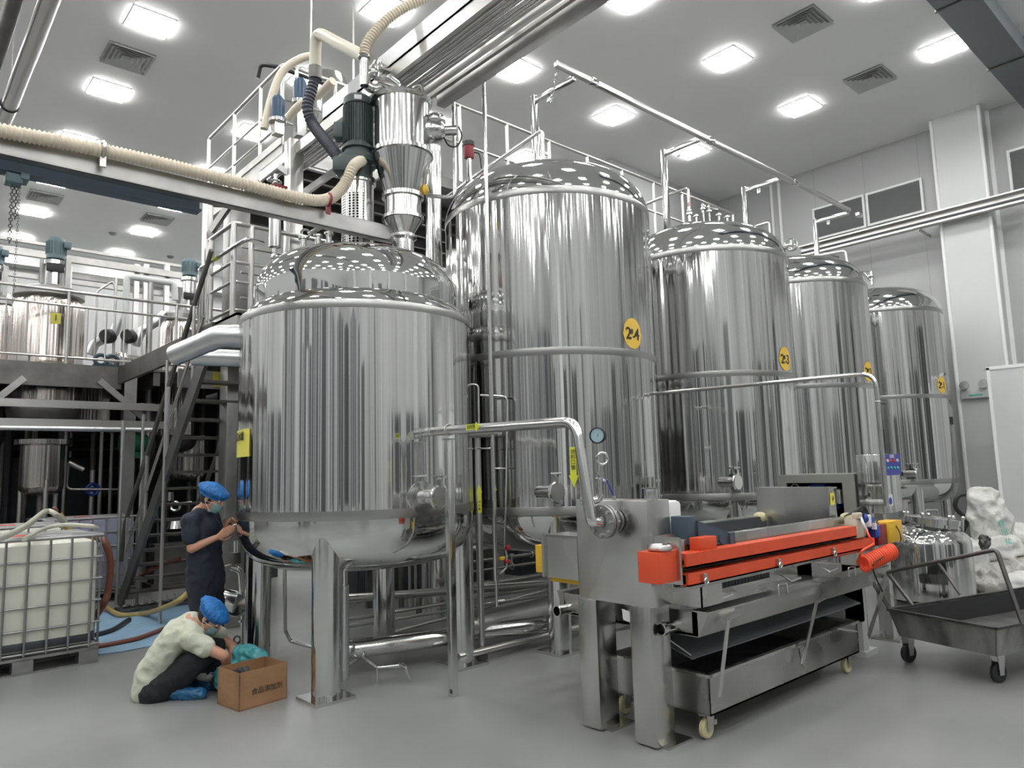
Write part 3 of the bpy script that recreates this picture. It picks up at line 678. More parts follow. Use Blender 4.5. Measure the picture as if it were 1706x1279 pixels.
# ---- orange coiled air hose
g = thing('coiled_air_hose', (6.3, 2.5, .9), 'bright orange-red coiled air hose hanging at the press far end', 'hose')
P = []
a0, a1 = Py(1438, 940, 2.53), Py(1487, 918, 2.53)
for k in range(14*16+1):
    t = k/(14*16); a = 2*pi*14*t; c_ = a0.lerp(a1, t); P.append(c_+V((.012*cos(a), .058*cos(a)*.8, .058*sin(a))))
f = MB().tube(P, .0125, 7)
f.tube(spline([P[0], Py(1436, 918, 2.5), Py(1455, 905, 2.5), Py(1448, 893, 2.52), Py(1444, 884, 2.55)], 6), .009, 8); f.build('coil', 'coil', g)
MB().tube(spline([Py(1444, 884, 2.56), Py(1438, 872, 2.57), Py(1434, 862, 2.6)], 6), .012, 8).build('connector', 'white_ink', g)
MB().tube(spline([Py(1488, 868, 2.62), Py(1500, 890, 2.53), Py(1496, 910, 2.52), Py(1460, 935, 2.47), Py(1455, 950, 2.5), Py(1470, 985, 2.57)], 8), .006, 6).build('black_lead', 'cable', g)
# ---- wheeled cake trough under the press
g = thing('cake_trough', (5.0, 3.1, 0), 'long low wheeled steel trough parked underneath the filter press', 'trough')
xt0, xt1, yt0, yt1, zt0, zt1 = 3.98, 6.12, 2.70, 3.5, .155, .405
f = MB().mm((xt0, yt0, zt0), (xt1, yt0+.012, zt1)).mm((xt0, yt1-.012, zt0), (xt1, yt1, zt1)).mm((xt0, yt0, zt0), (xt0+.012, yt1, zt1)).mm((xt1-.012, yt0, zt0), (xt1, yt1, zt1)).mm((xt0, yt0, zt0), (xt1, yt1, zt0+.012))
f.build('body', 'brushed_lo', g, smooth=0)
f = MB().mm((xt0-.01, yt0-.015, zt1-.02), (xt1+.01, yt0+.02, zt1)).mm((xt0-.01, yt1-.02, zt1-.02), (xt1+.01, yt1+.01, zt1)).mm((xt0-.015, yt0, zt1-.02), (xt0+.02, yt1, zt1)).mm((xt1-.02, yt0, zt1-.02), (xt1+.01, yt1, zt1)); f.build('rim', 'brushed', g, smooth=0)
MB().mm((xt0+.02, yt0+.02, zt0+.02), (xt1-.02, yt1-.02, zt0+.03)).build('residue', 'grime', g, smooth=0)
MB().beam((5.75, 2.70, .40), (5.93, 2.64, .36), .05, .01).build('pull_handle', 'rail', g)
MB().slab([(5.13, 2.688, .36), (5.2, 2.688, .36), (5.165, 2.688, .22)], (0, .01, 0)).build('bracket', 'rail', g, smooth=0)
def caster(x, y, wm='caster', r=.062, parent=None, top=.155, a=0):
    f = MB().lathe([(0, -.02), (r*.85, -.02), (r, -.012), (r, .012), (r*.85, .02), (0, .02)], (x, y, r), (sin(a), cos(a), 0), 24)
    o = f.build('caster', wm, parent)
    q = Matrix.Rotation(-a, 3, 'Z'); n_ = q @ V((0, 1, 0)); l_ = q @ V((1, 0, 0))
    f = MB()
    for s in (-1, 1): f.slab([V((x, y, top))+n_*.028*s+l_*-.03, V((x, y, top))+n_*.028*s+l_*.055, V((x, y, r*.8))+n_*.028*s+l_*.02, V((x, y, r*.8))+n_*.028*s-l_*.02], n_*.004*s)
    f.mm((x-.04, y-.035, top-.006), (x+.06, y+.035, top)).box((x+.07, y, r*1.4), (.03, .05, .03)); f.build('fork', 'rail', o, smooth=0); return o
for (x, y) in ((xt0+.05, yt0+.07), (xt1-.1, yt0+.07), (xt0+.05, yt1-.07), (xt1-.1, yt1-.07)): caster(x, y, parent=g)
# ------------------------------------------------------------------ on and around the mixing tank
AX = MC
zA = lambda y, c=AX, x=None: Pf(x or 597, y, c).z
# agitator drive: lantern, gearbox, motor
z0 = 3.80; z1, z2, z3, z4 = zA(305), zA(268), zA(252), zA(163)
g = thing('agitator_drive', (*AX, 3.7), 'dark green agitator motor standing on the foreground mixing tank', 'motor')
MB().lathe([(.19, 3.66), (.19, 3.80), (.15, 3.80), (.15, z1-.02), (.17, z1-.02), (.17, z1)], (*AX, 0), seg=40).build('lantern', 'tube', g)
# perforated guard: a grid of dark holes on the left half of the lantern
gm, nt, b = _new('perforated_guard'); N = nt.nodes; L = nt.links; b.inputs['Metallic'].default_value = 1; b.inputs['Roughness'].default_value = .3
tc = N.new('ShaderNodeTexCoord'); vo = N.new('ShaderNodeTexVoronoi'); vo.inputs['Scale'].default_value = 38; vo.inputs['Randomness'].default_value = 0
L.new(tc.outputs['Object'], vo.inputs[0]); cr = N.new('ShaderNodeValToRGB'); cr.color_ramp.elements[0].position = .38; cr.color_ramp.elements[1].position = .45
cr.color_ramp.elements[0].color = (.01, .01, .01, 1); cr.color_ramp.elements[1].color = (.6, .6, .58, 1)
L.new(vo.outputs['Distance'], cr.inputs[0]); L.new(cr.outputs[0], b.inputs['Base Color']); M['perf'] = gm
f = MB(); n = 24
for k in range(n):
    t0, t1 = radians(150+110*k/n), radians(150+110*(k+1)/n)
    f.face([(AX[0]+.158*cos(t0), AX[1]+.158*sin(t0), 3.82), (AX[0]+.158*cos(t1), AX[1]+.158*sin(t1), 3.82), (AX[0]+.158*cos(t1), AX[1]+.158*sin(t1), zA(330)), (AX[0]+.158*cos(t0), AX[1]+.158*sin(t0), zA(330))])
f.build('perforated_guard', 'perf', g)
f = MB().lathe([(.17, z1), (.17, z1+.03), (.14, z1+.04), (.14, z2-.06), (.19, z2-.05), (.19, z2+.02), (.13, z2+.04), (.13, z3), (.155, z3), (.155, z3+.03), (0, z3+.03)], (*AX, 0), seg=24)
f.box((AX[0]-.12, AX[1]-.02, z2-.10), (.2, .24, .14), Matrix.Rotation(.75, 3, 'Z'), bev=.01); f.build('gearbox', 'motor', g)
f = MB().lathe([(0, z3+.02), (.125, z3+.02), (.125, z4-.11), (.14, z4-.10), (.14, z4-.03), (.11, z4), (0, z4)], (*AX, 0), seg=32); mo = f.build('motor_body', 'motor', g)
f = MB()
for k in range(36): a = 2*pi*k/36; f.box((AX[0]+.135*cos(a), AX[1]+.135*sin(a), (z3+z4-.05)/2), (.022, .005, z4-z3-.18), Matrix.Rotation(a, 3, 'Z'))
f.build('cooling_fins', 'motor', mo, smooth=0)
n_ = -_R2.copy(); n_.z = 0; n_.normalize()
f = MB().box(V((*AX, z3+.2))+n_*.18, (.09, .13, .16), Matrix.Rotation(atan2(n_.y, n_.x), 3, 'Z'), bev=.01); f.build('terminal_box', 'motor', mo)
tow = V((-AX[0], -AX[1], 0)).normalized()
MB().box(V((*AX, z4-.065))+tow*.142, (.004, .07, .045), Matrix.Rotation(atan2(tow.y, tow.x), 3, 'Z')).build('rating_plate', 'white_ink', mo, smooth=0)
# vacuum loader column
LC = (3.72, 5.66); ZL = lambda y: Pf(672, y, LC).z
g = thing('vacuum_loader', (*LC, 3.62), 'polished conical vacuum loader column rising from the mixing tank dome', 'powder loader')
pz = [ZL(y) for y in (172, 255, 262, 325, 332, 362, 368, 392, 398, 425)]
f = MB().lathe([(0, pz[0]+.03), (.28, pz[0]+.02), (.30, pz[0]), (.28, pz[0]-.025), (.265, pz[0]-.03), (.265, pz[1])], (*LC, 0), seg=48); f.build('upper_drum', 'tube', g)
MB().lathe([(.265, pz[1]), (.30, pz[1]-.005), (.30, pz[2]), (.28, pz[2]-.01), (.18, pz[3])], (*LC, 0), seg=48).build('upper_cone', 'tube', g)
MB().lathe([(.17, pz[3]), (.2, pz[3]-.005), (.2, pz[4]), (.175, pz[4]-.005), (.175, pz[5]), (.2, pz[5]-.005), (.2, pz[6])], (*LC, 0), seg=40).build('middle_drum', 'tube', g)
MB().lathe([(.18, pz[6]), (.09, pz[7]), (.125, pz[7]-.005), (.125, pz[7]-.03)], (*LC, 0), seg=40).build('lower_cone', 'tube', g)
MB().lathe([(.125, pz[8]+.005), (.13, pz[8]), (.10, pz[8]-.02), (.10, 3.60)], (*LC, 0), seg=36).build('throat', 'tube', g)
# top fittings
top = V((*LC, pz[0]+.02)); rt = V((sin(YAW), -cos(YAW), 0)); tw = V((-cos(YAW), -sin(YAW), 0)); UPV = V((0, 0, 1))
hv = []
f = MB().tube([top-rt*.02, top-rt*.02+UPV*.16, top-rt*.02+UPV*.24-rt*.1], .05, 18, bend=.05).lathe([(.0, 0), (.07, 0), (.07, .02), (0, .02)], top-rt*.02+UPV*.0, seg=20); f.build('vacuum_outlet', 'tube', g)
f = MB().tube([top+rt*.10, top+rt*.10+UPV*.14, top+rt*.2+UPV*.17, top+rt*.2+UPV*.02], .02, 12, bend=.06); f.build('gauge_loop', 'tube', g)
vb = top-rt*.27+UPV*.22
f = MB().torus(vb+UPV*.0, tw+rt*.3, .085, .05, 28, 12).box(vb+UPV*.04+rt*.06, (.1, .09, .07), bev=.01).tube([vb+rt*.05-UPV*.02, vb+rt*.22-UPV*.08], .045, 16); f.build('butterfly_valve', 'tube', g)
f = MB().lathe([(0, 0), (.05, 0), (.055, .05), (.04, .12), (0, .13)], vb+UPV*.09+rt*.02, (.2, 0, 1), 20).box(vb+UPV*.12+rt*.1, (.12, .08, .06), bev=.01); f.build('actuator', 'tube', g)
# side blower on the right of the drum
sb = V((*LC, (pz[0]+pz[1])/2+.0))+rt*.33
f = MB().lathe([(0, -.14), (.09, -.14), (.115, -.08), (.115, .0), (.10, .06), (.05, .09), (.05, .2), (0, .2)], sb-UPV*.04, rt, 28).sphere(sb+UPV*.06, .10, (1, 1, .8)); f.build('air_hammer', 'tube', g)
f = MB().tube(spline([sb+rt*.22-UPV*.0, sb+rt*.25-UPV*.10, sb+rt*.2-UPV*.2, sb+rt*.12-UPV*.19, sb+rt*.07-UPV*.1], 6), .008, 6); f.build('cable', 'cable', g)
# inlet stub, yellow valve
ins = V((*LC, ZL(268)))-rt*.22+tw*.02
f = MB().tube([ins+rt*.1, ins-rt*.04], .05, 18).torus(ins-rt*.02, rt, .052, .014, 20, 8); f.build('inlet_stub', 'tube', g)
yv = V((*LC, ZL(318)))+rt*.20
f = MB().box(yv, (.06, .06, .06), bev=.01).lathe([(.0, 0), (.04, 0), (.05, .02), (.02, .05), (0, .05)], yv, rt+tw*.4, 10).torus(yv+UPV*.02, tw, .035, .012, 14, 8); f.build('yellow_valve', 'disc', g)
# pneumatic line right to a pipe
g2 = None
# white ribbed hose on the beam
HB = 5.62
hp = [Py(-260, 162, HB), Py(0, 217, HB), Py(100, 236, HB), Py(250, 268, HB), Py(400, 305, HB), Py(500, 330, HB), Py(545, 332, HB), Py(572, 310, HB+.03), Py(590, 276, HB+.03), Py(612, 258, HB+.03), Py(632, 262, HB+.06)]
hp[-1] = ins-rt*.05; hp[-2] = ins-rt*.14+UPV*.01
g = thing('ribbed_hose', hp[3], 'cream ribbed vacuum hose lying along the overhead beam to the loader', 'hose')
hose(MB(), hp, .047, .028, .13).build('hose', 'hose_white', g)
for (x, y) in ((172, 249), (547, 333)):
    p = Py(x, y, HB); MB().torus(p, (1, 0, 0), .056, .012, 20, 8).mm((p.x-.02, p.y-.01, p.z-.13), (p.x+.02, p.y+.01, p.z-.05)).build('clamp', 'darkred' if x > 300 else 'rail', g)
# beam under it (I section), hoist and chains
g = thing('overhead_beam', (1.5, 5.75, 3.9), 'horizontal steel beam crossing upper left carrying the cream hose', 'beam')
zt, zb = Py(300, 293, 5.68).z, Py(300, 322, 5.68).z
f = MB().mm((-4, 5.68, zb), (Py(652, 385, 5.68).x, 5.70, zt)).mm((-4, 5.68, zt-.012), (3.66, 5.78, zt)).mm((-4, 5.68, zb), (3.66, 5.78, zb+.012)); f.build('channel', 'beam', g, smooth=0)
x1 = Py(345, 335, 5.68).x
f = MB().mm((-4, 5.80, zb-.06), (x1, 5.92, zb-.045)).mm((-4, 5.855, zb-.045), (x1, 5.865, zb+.08)); f.build('hoist_rail', mat('blue_grey_rail', (.09, .12, .16), .5), g, smooth=0)
q = Py(24, 268, 5.86)
g = thing('chain_hoist', (q.x, 5.86, zb-.1), 'small chain hoist hanging under the overhead beam at far left', 'hoist')
MB().box((q.x, 5.86, zb-.10), (.10, .12, .07), bev=.01).box((q.x+.06, 5.86, zb-.08), (.05, .14, .04)).build('trolley', 'motor_far', g)
for (a, b, ye) in ((22, 14, 405), (29, 20, 365), (34, 27, 560)):
    t, b_ = Py(a, 290, 5.86), Py(b, ye, 5.86); b_ = V((t.x, 5.86, b_.z)); f = MB(); n = int((t.z-b_.z)/.022)
    for k in range(min(n, 90)): f.torus(t.lerp(b_, (k+.5)/min(n, 90)), (1, 0, 0) if k % 2 else (0, 1, 0), .011 if ye < 500 else .007, .0035 if ye < 500 else .002, 8, 4)
    f.build('chain', 'darkbeam', g)
# ---- insulated pipes at the tank's upper left
g = thing('insulated_pipe', Pf(360, 580, MC), 'fat aluminium-clad elbow pipe leaving upper left of the mixing tank', 'pipe')
a = Pf(425, 560, MC)+tow*.0; b = Pf(366, 560, MC); c = Pf(292, 592, MC)+V((.0, .35, 0)); c = Pf(292, 592, (c.x, c.y))
f = MB(); f.tube([a, b+(a-b)*.35], .108, 28).build('tank_sleeve', 'alu', g)
f = MB().tube([b+(a-b)*.38, b, b+(c-b)*.25], .104, 28, bend=.12); f.build('elbow', 'alu', g)
f = MB().tube([b+(c-b)*.2, c], .098, 28); lg = f.build('lagging', 'alu', g)
MB().torus(a-(a-b).normalized()*.02, a-b, .1, .03, 28, 8).build('gasket', 'black', g)
t_ = b.lerp(c, .62)+tow*.101-UPV*.02; dx = (b-c).normalized(); up = tow.cross(dx); 
text('writing', '冷却水', .06, t_, dx, -up if up.z < 0 else up, 'red_ink', lg, .001)
g = thing('lower_insulated_pipe', Pf(360, 597, MC), 'shorter aluminium-clad pipe just below the fat elbow pipe', 'pipe')
a = Pf(420, 598, (MC[0]+.2, MC[1]+.6)); b = Pf(320, 594, (MC[0]+.2, MC[1]+.6)); MB().tube([a, b], .085, 24).build('lagging', 'alu', g)
# ---- steel pipe from tank to press with bend down, gauge branch
XP = 3.45; zp = 2.03
a = V((XP, 4.95, zp)); a = V((3.7, 5.0, zp)); d1 = V((XP, 3.24, zp-.03)); pe = V((3.50, fc.y, fc.z))
g = PP = thing('process_pipe', (XP, 4.2, zp), 'polished pipe running from mixing tank across and down to press inlet', 'pipe')
MB().tube([V((MC[0]+.1, MC[1]-1.0, zp)), V((XP, 4.85, zp)), d1, V((XP-.02, fc.y+.02, fc.z)), pe], .037, 20, bend=.13).build('tube', 'tube', g)
def arrow(p, d, nrm, L, h, parent, s, txtrot=False):
    d = V(d).normalized(); nrm = V(nrm).normalized(); u = nrm.cross(d); p = V(p)
    f = MB(); q = [p-d*L/2-u*h/2, p+d*L*.2-u*h/2, p+d*L*.2-u*h*.8, p+d*L/2, p+d*L*.2+u*h*.8, p+d*L*.2+u*h/2, p-d*L/2+u*h/2]
    f.slab(q, nrm*.002); o = f.build('flow_arrow', 'pipe_label', parent, smooth=0)
    if abs(d.z) > .7:
        for k, ch in enumerate(s): text('writing', ch, h*.8, p-d*(L*.38-(k if d.z < 0 else k)*L*.13)+nrm*.004, u if u.dot(rt) > 0 else -u, (0, 0, 1), 'ink', o, .0005)
    else: text('writing', s, h*.75, p-d*L*.13+nrm*.004, d, (0, 0, 1), 'ink', o, .0005)
    return o
q = Px(795, 711, XP); arrow(V((XP, q.y, q.z))-V((.039, 0, 0)), (0, -1, 0), (-1, 0, 0), .17, .045, g, '出料管')
q = Px(962, 778, XP); arrow(V((XP-.04, 3.24, q.z)), (0, 0, -1), V((-1, -.6, 0)), .26, .04, g, '进料口管')
# branch with valve and gauge
bz = Px(985, 835, XP).z; by = 3.2
bb = V((XP, 3.23, bz)); br = bb+rt*.13
f = MB().tube([bb, br, br+UPV*.14], .024, 14, bend=.05); f.build('branch', 'tube', g)
f = MB().box(br+UPV*.12, (.04, .04, .06), bev=.006).lathe([(0, 0), (.03, 0), (.03, .012), (0, .012)], br+UPV*.17, seg=14).tube([br+UPV*.13, br+UPV*.13+rt*.05], .01, 8); bv = f.build('ball_valve', 'tube', g)
MB().beam(br+UPV*.14+rt*.04, br+UPV*.03+rt*.085, .02, .008).build('blue_lever', 'blue', bv)
gp = Px(990, 724, XP-.0); gp = V((XP+.06, gp.y-.07, gp.z)); gp = br+UPV*(Px(990, 724, XP).z-br.z)
st = MB().tube([br+UPV*.16, br+UPV*.2, gp-UPV*.05], .009, 10); st.torus(br+UPV*.27+rt*.025, tw+rt*.3, .038, .0075, 24, 8); st.build('siphon_tube', 'tube', g)
nv = (tw-rt*.55).normalized()
gg = MB().lathe([(0, -.03), (.05, -.03), (.054, 0), (.054, .012), (.048, .014), (.046, .006), (0, .006)], gp, nv, 32).build('pressure_gauge', 'black', g)
MB().lathe([(0, .0065), (.045, .0065)], gp, nv, 32).build('dial', mat('pale_blue_dial', (.35, .5, .56), .3), gg)
MB().beam(gp+nv*.009-UPV*.01, gp+nv*.009+UPV*.03+rt*.015, .004, .002).build('needle', 'ink', gg)
# square post under the pipe
pb = Pz(755, 1160)
g = thing('pipe_support_post', pb, 'slim square steel post standing in front of mixing tank, holding the pipe', 'post')
MB().mm((pb.x-.028, pb.y-.028, 0), (pb.x+.028, pb.y+.028, zp-.075), bev=.004).build('post', 'tube', g)
MB().mm((pb.x-.03, pb.y-.03, .03), (pb.x-.028, pb.y, .06)).build('bolt_tab', 'ink', g)
f = MB().mm((XP-.05, pb.y-.03, zp-.078), (XP+.05, pb.y+.03, zp-.07)).torus((XP, pb.y, zp), (0, 1, 0), .042, .006, 24, 6); f.build('pipe_clip', 'rail', g)
# lower stub pipe with vertical drop (parallel)
vb_ = Pz(803, 1098)
g = thing('drop_pipe', vb_, 'vertical steel drop pipe with yellow-green arrow left of the press', 'pipe')
q = Pf(800, 722, vb_)
MB().tube([V((vb_.x, vb_.y, .06)), V((vb_.x, vb_.y, q.z-.02)), ], .033, 18).build('riser', 'rail', g)
MB().tube([Pf(745, 722, (3.9, 5.1)), Pf(824, 721, vb_)+V((0, 0, 0))], .042, 18).build('header', 'rail', g)
f = MB().torus((vb_.x, vb_.y, q.z-.14), (0, 0, 1), .036, .008, 20, 6).tube([V((vb_.x, vb_.y, q.z-.14))-rt*.05, V((vb_.x, vb_.y, q.z-.14))+rt*.16], .009, 8); f.build('clip', 'tube', g)
z_ = Pf(800, 830, vb_).z; arrow(V((vb_.x, vb_.y, z_))+tw*.036+rt*.01, (0, 0, 1), tw, .26, .036, g, '管水排')
MB().lathe([(0, 0), (.055, 0), (.05, .06), (0, .06)], (vb_.x, vb_.y, 0), seg=20).build('foot_elbow', 'darkbeam', g)
g = thing('slim_riser_pipe', Pf(823, 1000, (4.6, 5.4)), 'slimmer vertical pipe with a yellow-green arrow right of the drop pipe', 'pipe')
c0 = (4.45, 5.25)
A_ = [Pf(x, y, c0) for x, y in ((822, 728), (824, 850), (830, 1000), (831, 1010))]
c1 = V((A_[1].x, A_[1].y, 0))
MB().tube([V((c1.x, c1.y, A_[0].z)), V((c1.x, c1.y, A_[3].z))], .016, 14).build('riser', 'tube', g)
arrow(V((c1.x, c1.y, Pf(826, 825, c0).z))+tw*.02, (0, 0, 1), tw, .25, .036, g, '口进液')
zq = A_[2].z; f = MB().tube([V((c1.x, c1.y, zq))-rt*.0, V((c1.x, c1.y, zq))+rt*.07], .012, 8).torus(V((c1.x, c1.y, zq))+rt*.06, rt, .014, .006, 10, 6); f.build('drain_cock', 'tube', g); MB().lathe([(0, 0), (.03, 0), (.03, .02), (0, .02)], (c1.x, c1.y, Pf(826, 925, c0).z), seg=16).build('union', 'tube', g)
p1, p2 = Pf(824, 780, c0), Pf(845, 780, c0); p3 = Pf(845, 660, c0); p4 = Pf(800, 658, c0); p5 = Pf(790, 640, c0)
g = thing('bypass_pipe', p2, 'thin looped bypass pipe between mixing tank and tank 2#-4', 'pipe')
f = MB().tube([p1, p2], .008, 8); f.build('cross_link', 'tube', g)
f = MB().tube([p4, p3, Pf(841, 910, c0), Pf(845, 925, c0), Pf(845, 945, c0), Pf(832, 955, c0)], .012, 10, bend=.06); f.build('loop', 'tube', g)
MB().tube([Pf(780, 640, c0), Pf(797, 640, c0), Pf(800, 900, c0)], .010, 10, bend=.06).build('loop', 'tube', g)
f = MB().box(Pf(845, 912, c0), (.05, .05, .05), bev=.01).box(Pf(845, 935, c0), (.07, .03, .03), bev=.005); f.build('valve_body', 'darkred', g)
MB().box(Pf(836, 930, c0), (.06, .03, .03), bev=.008).build('brass_body', 'yellow', g)
# tall vertical tube in front of tank 2#-4, and the second one further left
g = thing('tall_vertical_pipe', Pf(815, 400, (4.65, 5.15)), 'tall thin vertical pipe running up in front of tank 2#-4', 'pipe')
cc = Pf(817, 600, (4.62, 4.95)); cc = (cc.x, cc.y)
zt_ = Pf(806, 60, cc).z; MB().tube([(*cc, .7), (*cc, zt_)], .021, 14).build('tube', 'tube', g)
g = thing('bent_vertical_pipe', Pf(757, 300, (4.4, 5.6)), 'thin vertical pipe with a bottom elbow right of the vacuum loader', 'pipe')
c2 = Pf(757, 250, (4.35, 5.7)); c2 = V((c2.x, c2.y, 0)); 
zt2, zb2 = Pf(752, 70, (c2.x, c2.y)).z, Pf(757, 330, (c2.x, c2.y)).z
MB().tube([V((c2.x, c2.y, zt2)), V((c2.x, c2.y, zb2)), V((c2.x, c2.y, zb2+.04))-rt*.30], .02, 14, bend=.07).build('tube', 'tube', g)
# beige pvc pipe and blue-black hose
g = thing('beige_pvc_pipe', Pf(580, 80, (3.6, 6.6)), 'thick beige plastic pipe with an elbow above the blue-black hose', 'pipe')
c3 = (3.62, 6.75); e0, e1, e2 = Pf(525, 118, c3), Pf(526, 52, c3), Pf(612, 98, (c3[0]-.35, c3[1]-.95))
MB().tube([e0, e1, e2], .063, 22, bend=.14).build('tube', 'pvc', g)
MB().lathe([(.0, 0), (.072, 0), (.072, .14), (0, .14)], e0-UPV*.1, (0, 0, 1), 24).build('cuff', 'darkbeam', g)
g = thing('blue_black_hose', Pf(530, 200, c3), 'dark blue-black ribbed hose curving down from beige pipe beside the motor', 'hose')
hose(MB(), [e0-UPV*.08, Pf(519, 150, c3), Pf(512, 180, c3), Pf(522, 208, c3), Pf(545, 238, (3.55, 6.5)), Pf(568, 268, (3.5, 6.3))], .058, .04, .09).build('hose', 'hose_blk', g)
g = thing('upper_ribbed_hose', Pf(660, 40, (3.7, 6.0)), 'cream ribbed hose rising from loader top to the top of the photo', 'hose')
c4 = (3.42, 5.5)
hose(MB(), [Pf(607, 92, c4), Pf(612, 72, c4), Pf(635, 42, c4), Pf(665, 18, c4), Pf(710, -6, c4), Pf(760, -35, c4)], .047, .03, .13).build('hose', 'hose_white', g)
q = Pf(607, 96, c4); MB().tube([q-UPV*.28, q+UPV*.02], .04, 18).torus(q, (0, 0, 1), .05, .012, 20, 8).build('cuff', 'tube', g)
# sampling pot + small fittings on the dome's left
c5 = (3.0, 6.35)
g = thing('condenser_pot', Pf(458, 400, c5), 'small upright steel pot with red-brown valve left above mixing tank', 'vessel')
f = MB().lathe([(0, Pf(458, 414, c5).z), (.055, Pf(458, 412, c5).z), (.058, Pf(458, 350, c5).z), (.085, Pf(458, 349, c5).z), (.085, Pf(458, 345, c5).z), (0, Pf(458, 345, c5).z)], (*c5, 0) if False else V((Pf(458, 400, c5).x, Pf(458, 400, c5).y, 0)), seg=28); f.build('pot', 'tube', g)
q = Pf(458, 400, c5)
f = MB().tube([V((q.x, q.y, Pf(458, 436, c5).z-.03)), V((q.x, q.y, Pf(458, 412, c5).z))], .02, 12).box((q.x, q.y, Pf(458, 428, c5).z), (.06, .06, .05), bev=.01); f.build('drain_valve', 'tube', g)
f = MB().box(V((q.x, q.y, Pf(458, 318, c5).z)), (.1, .1, .06), bev=.01).tube([V((q.x, q.y, Pf(458, 345, c5).z)), V((q.x, q.y, Pf(458, 290, c5).z))], .018, 12).torus((q.x, q.y, Pf(458, 303, c5).z), (0, 0, 1), .05, .01, 18, 6); f.build('valve_body', 'tube', g)
MB().box((q.x+.03, q.y-.03, Pf(458, 312, c5).z), (.14, .06, .035), bev=.01).build('red_handle', 'darkred', g)
# nozzles on the dome
g = thing('dome_nozzles', (3.2, 6.1, 3.6), 'cluster of small steel nozzles and sight glass on the mixing tank dome', 'nozzle')
for (px_, py_) in ((505, 412), (548, 404), (530, 408)):
    c = Pf(px_, py_, (3.2, 6.15)); f = MB().tube([c-UPV*.08, c+UPV*.08], .028, 14).lathe([(0, 0), (.045, 0), (.045, .02), (0, .02)], c+UPV*.08, seg=18); f.build('nozzle', 'tube', g)
c = Pf(508, 390, (3.2, 6.15)); f = MB().torus(c, tw, .045, .012, 22, 8).tube([c-UPV*.12, c-UPV*.03], .015, 10).tube([c+rt*.03, c+rt*.22+UPV*.12, c+rt*.24-UPV*.02], .016, 10, bend=.05); f.build('hand_wheel', 'tube', g)
for (px_, py_) in ((735, 345), (640, 412), (645, 406)):
    c = Pf(px_, py_, (3.75, 5.8)); 
q = Pf(642, 410, (3.6, 5.55)); MB().box(q, (.07, .05, .03), bev=.008).build('red_plug', 'red_ink', g)
# under the mixing tank: outlet drop pipe, pipe work along X/Y
g = thing('outlet_pipe', (3.5, 5.6, .9), 'vertical aluminium-clad outlet pipe under the mixing tank centre', 'pipe')
c = Pz(572, 1108); cc = Pf(572, 1000, (3.0, 5.45)); 
MB().tube([(cc.x, cc.y, .12), (cc.x, cc.y, Pf(572, 975, (cc.x, cc.y)).z)], .046, 22).build('lagging', 'alu', g)
MB().tube([(cc.x, cc.y, Pf(572, 975, (cc.x, cc.y)).z), (cc.x, cc.y, 1.05)], .036, 18).build('neck', 'tube', g)
MB().lathe([(0, 0), (.03, 0), (.05, .07), (.05, .09), (0, .09)], (cc.x, cc.y, .05), seg=20).build('cap', 'alu', g)
MB().tube([(cc.x, cc.y, .14), (cc.x+.1, cc.y+.1, .14), (4.0, 6.2, .14)], .013, 8).build('drain_line', 'tube', g)
g = thing('lagged_main', (4.6, 6.0, .2), 'fat polished lagged pipe lying near floor behind the tank legs', 'pipe')
P1 = [Pz(590, 1082, .22), Pz(640, 1080, .22), Pz(905, 1035, .24), Pz(1010, 1012, .24)]
f = MB().tube([P1[0]+V((-.1, .25, 0)), P1[0], V((P1[2].x, P1[2].y, .22))], .075, 22, bend=.12); f.build('lagging', 'tube', g)
g2 = thing('lagged_main', (4.6, 6.4, .2), 'second fat steel pipe along the floor, higher and behind the first', 'pipe')
a, b = Pz(800, 1040, .28), Pz(960, 1000, .28); d = (b-a).normalized(); MB().tube([a-d*.3, b+d*1.0], .11, 22).build('lagging', 'rail', g2)
a, b = Pz(800, 1085, .1), Pz(960, 1045, .1); d = (b-a).normalized()
g2 = thing('floor_pipe', a, 'small steel pipe low on the floor beneath the fat lagged pipe', 'pipe'); MB().tube([a-d*.25, b+d*.6], .03, 16).build('tube', 'rail', g2)
for (p0, p1, r, lab) in (((600, 995), (740, 985), .045, 'dark steel pipe crossing under the mixing tank, uppermost'), ((590, 1030), (740, 1005), .02, 'thin pipe crossing under the mixing tank, second from top'),
                      ((588, 1042), (740, 1018), .018, 'thin pipe crossing under the mixing tank, third from top'), ((600, 1068), (740, 1030), .016, 'thin pipe crossing under the mixing tank just above the fat one')):
    a, b = Pf(*p0, (4.0, 6.9)), Pf(*p1, (4.8, 6.7)); d = (b-a)
    g2 = thing('crossing_pipe', a, lab, 'pipe'); MB().tube([a-d*.2, b+d*1.5], r, 14).build('tube', 'rail', g2)
# little drain branch with tap at the front
g = thing('drain_tap', Pz(640, 1120, .1), 'low drain pipe with a tap on the floor under the mixing tank', 'tap')
ds = [Pz(596, 1090, .16), Pz(628, 1112, .13), Pz(668, 1108, .13), Pz(676, 1112, .12)]
f = MB().tube(ds, .016, 12, bend=.03); f.tube([ds[1], V((ds[1].x, ds[1].y, .005))], .012, 10); f.build('tube', 'tube', g)
MB().box(ds[2], (.05, .04, .04), bev=.008).tube([ds[3], ds[3]-UPV*.09+rt*.03, ds[3]-UPV*.11+rt*.03], .012, 8).build('tap_body', 'tube', g)
# U loop under tank left
g = thing('u_bend_pipe', Pf(476, 1060, (3.3, 7.2)), 'thin U-bend pipe hanging under the mixing tank between its legs', 'pipe')
c6 = (3.3, 6.9); MB().tube([Pf(474, 940, c6), Pf(475, 1050, c6), Pf(484, 1068, c6), Pf(530, 1080, (3.4, 6.6))], .018, 12, bend=.05).build('tube', 'tube', g)
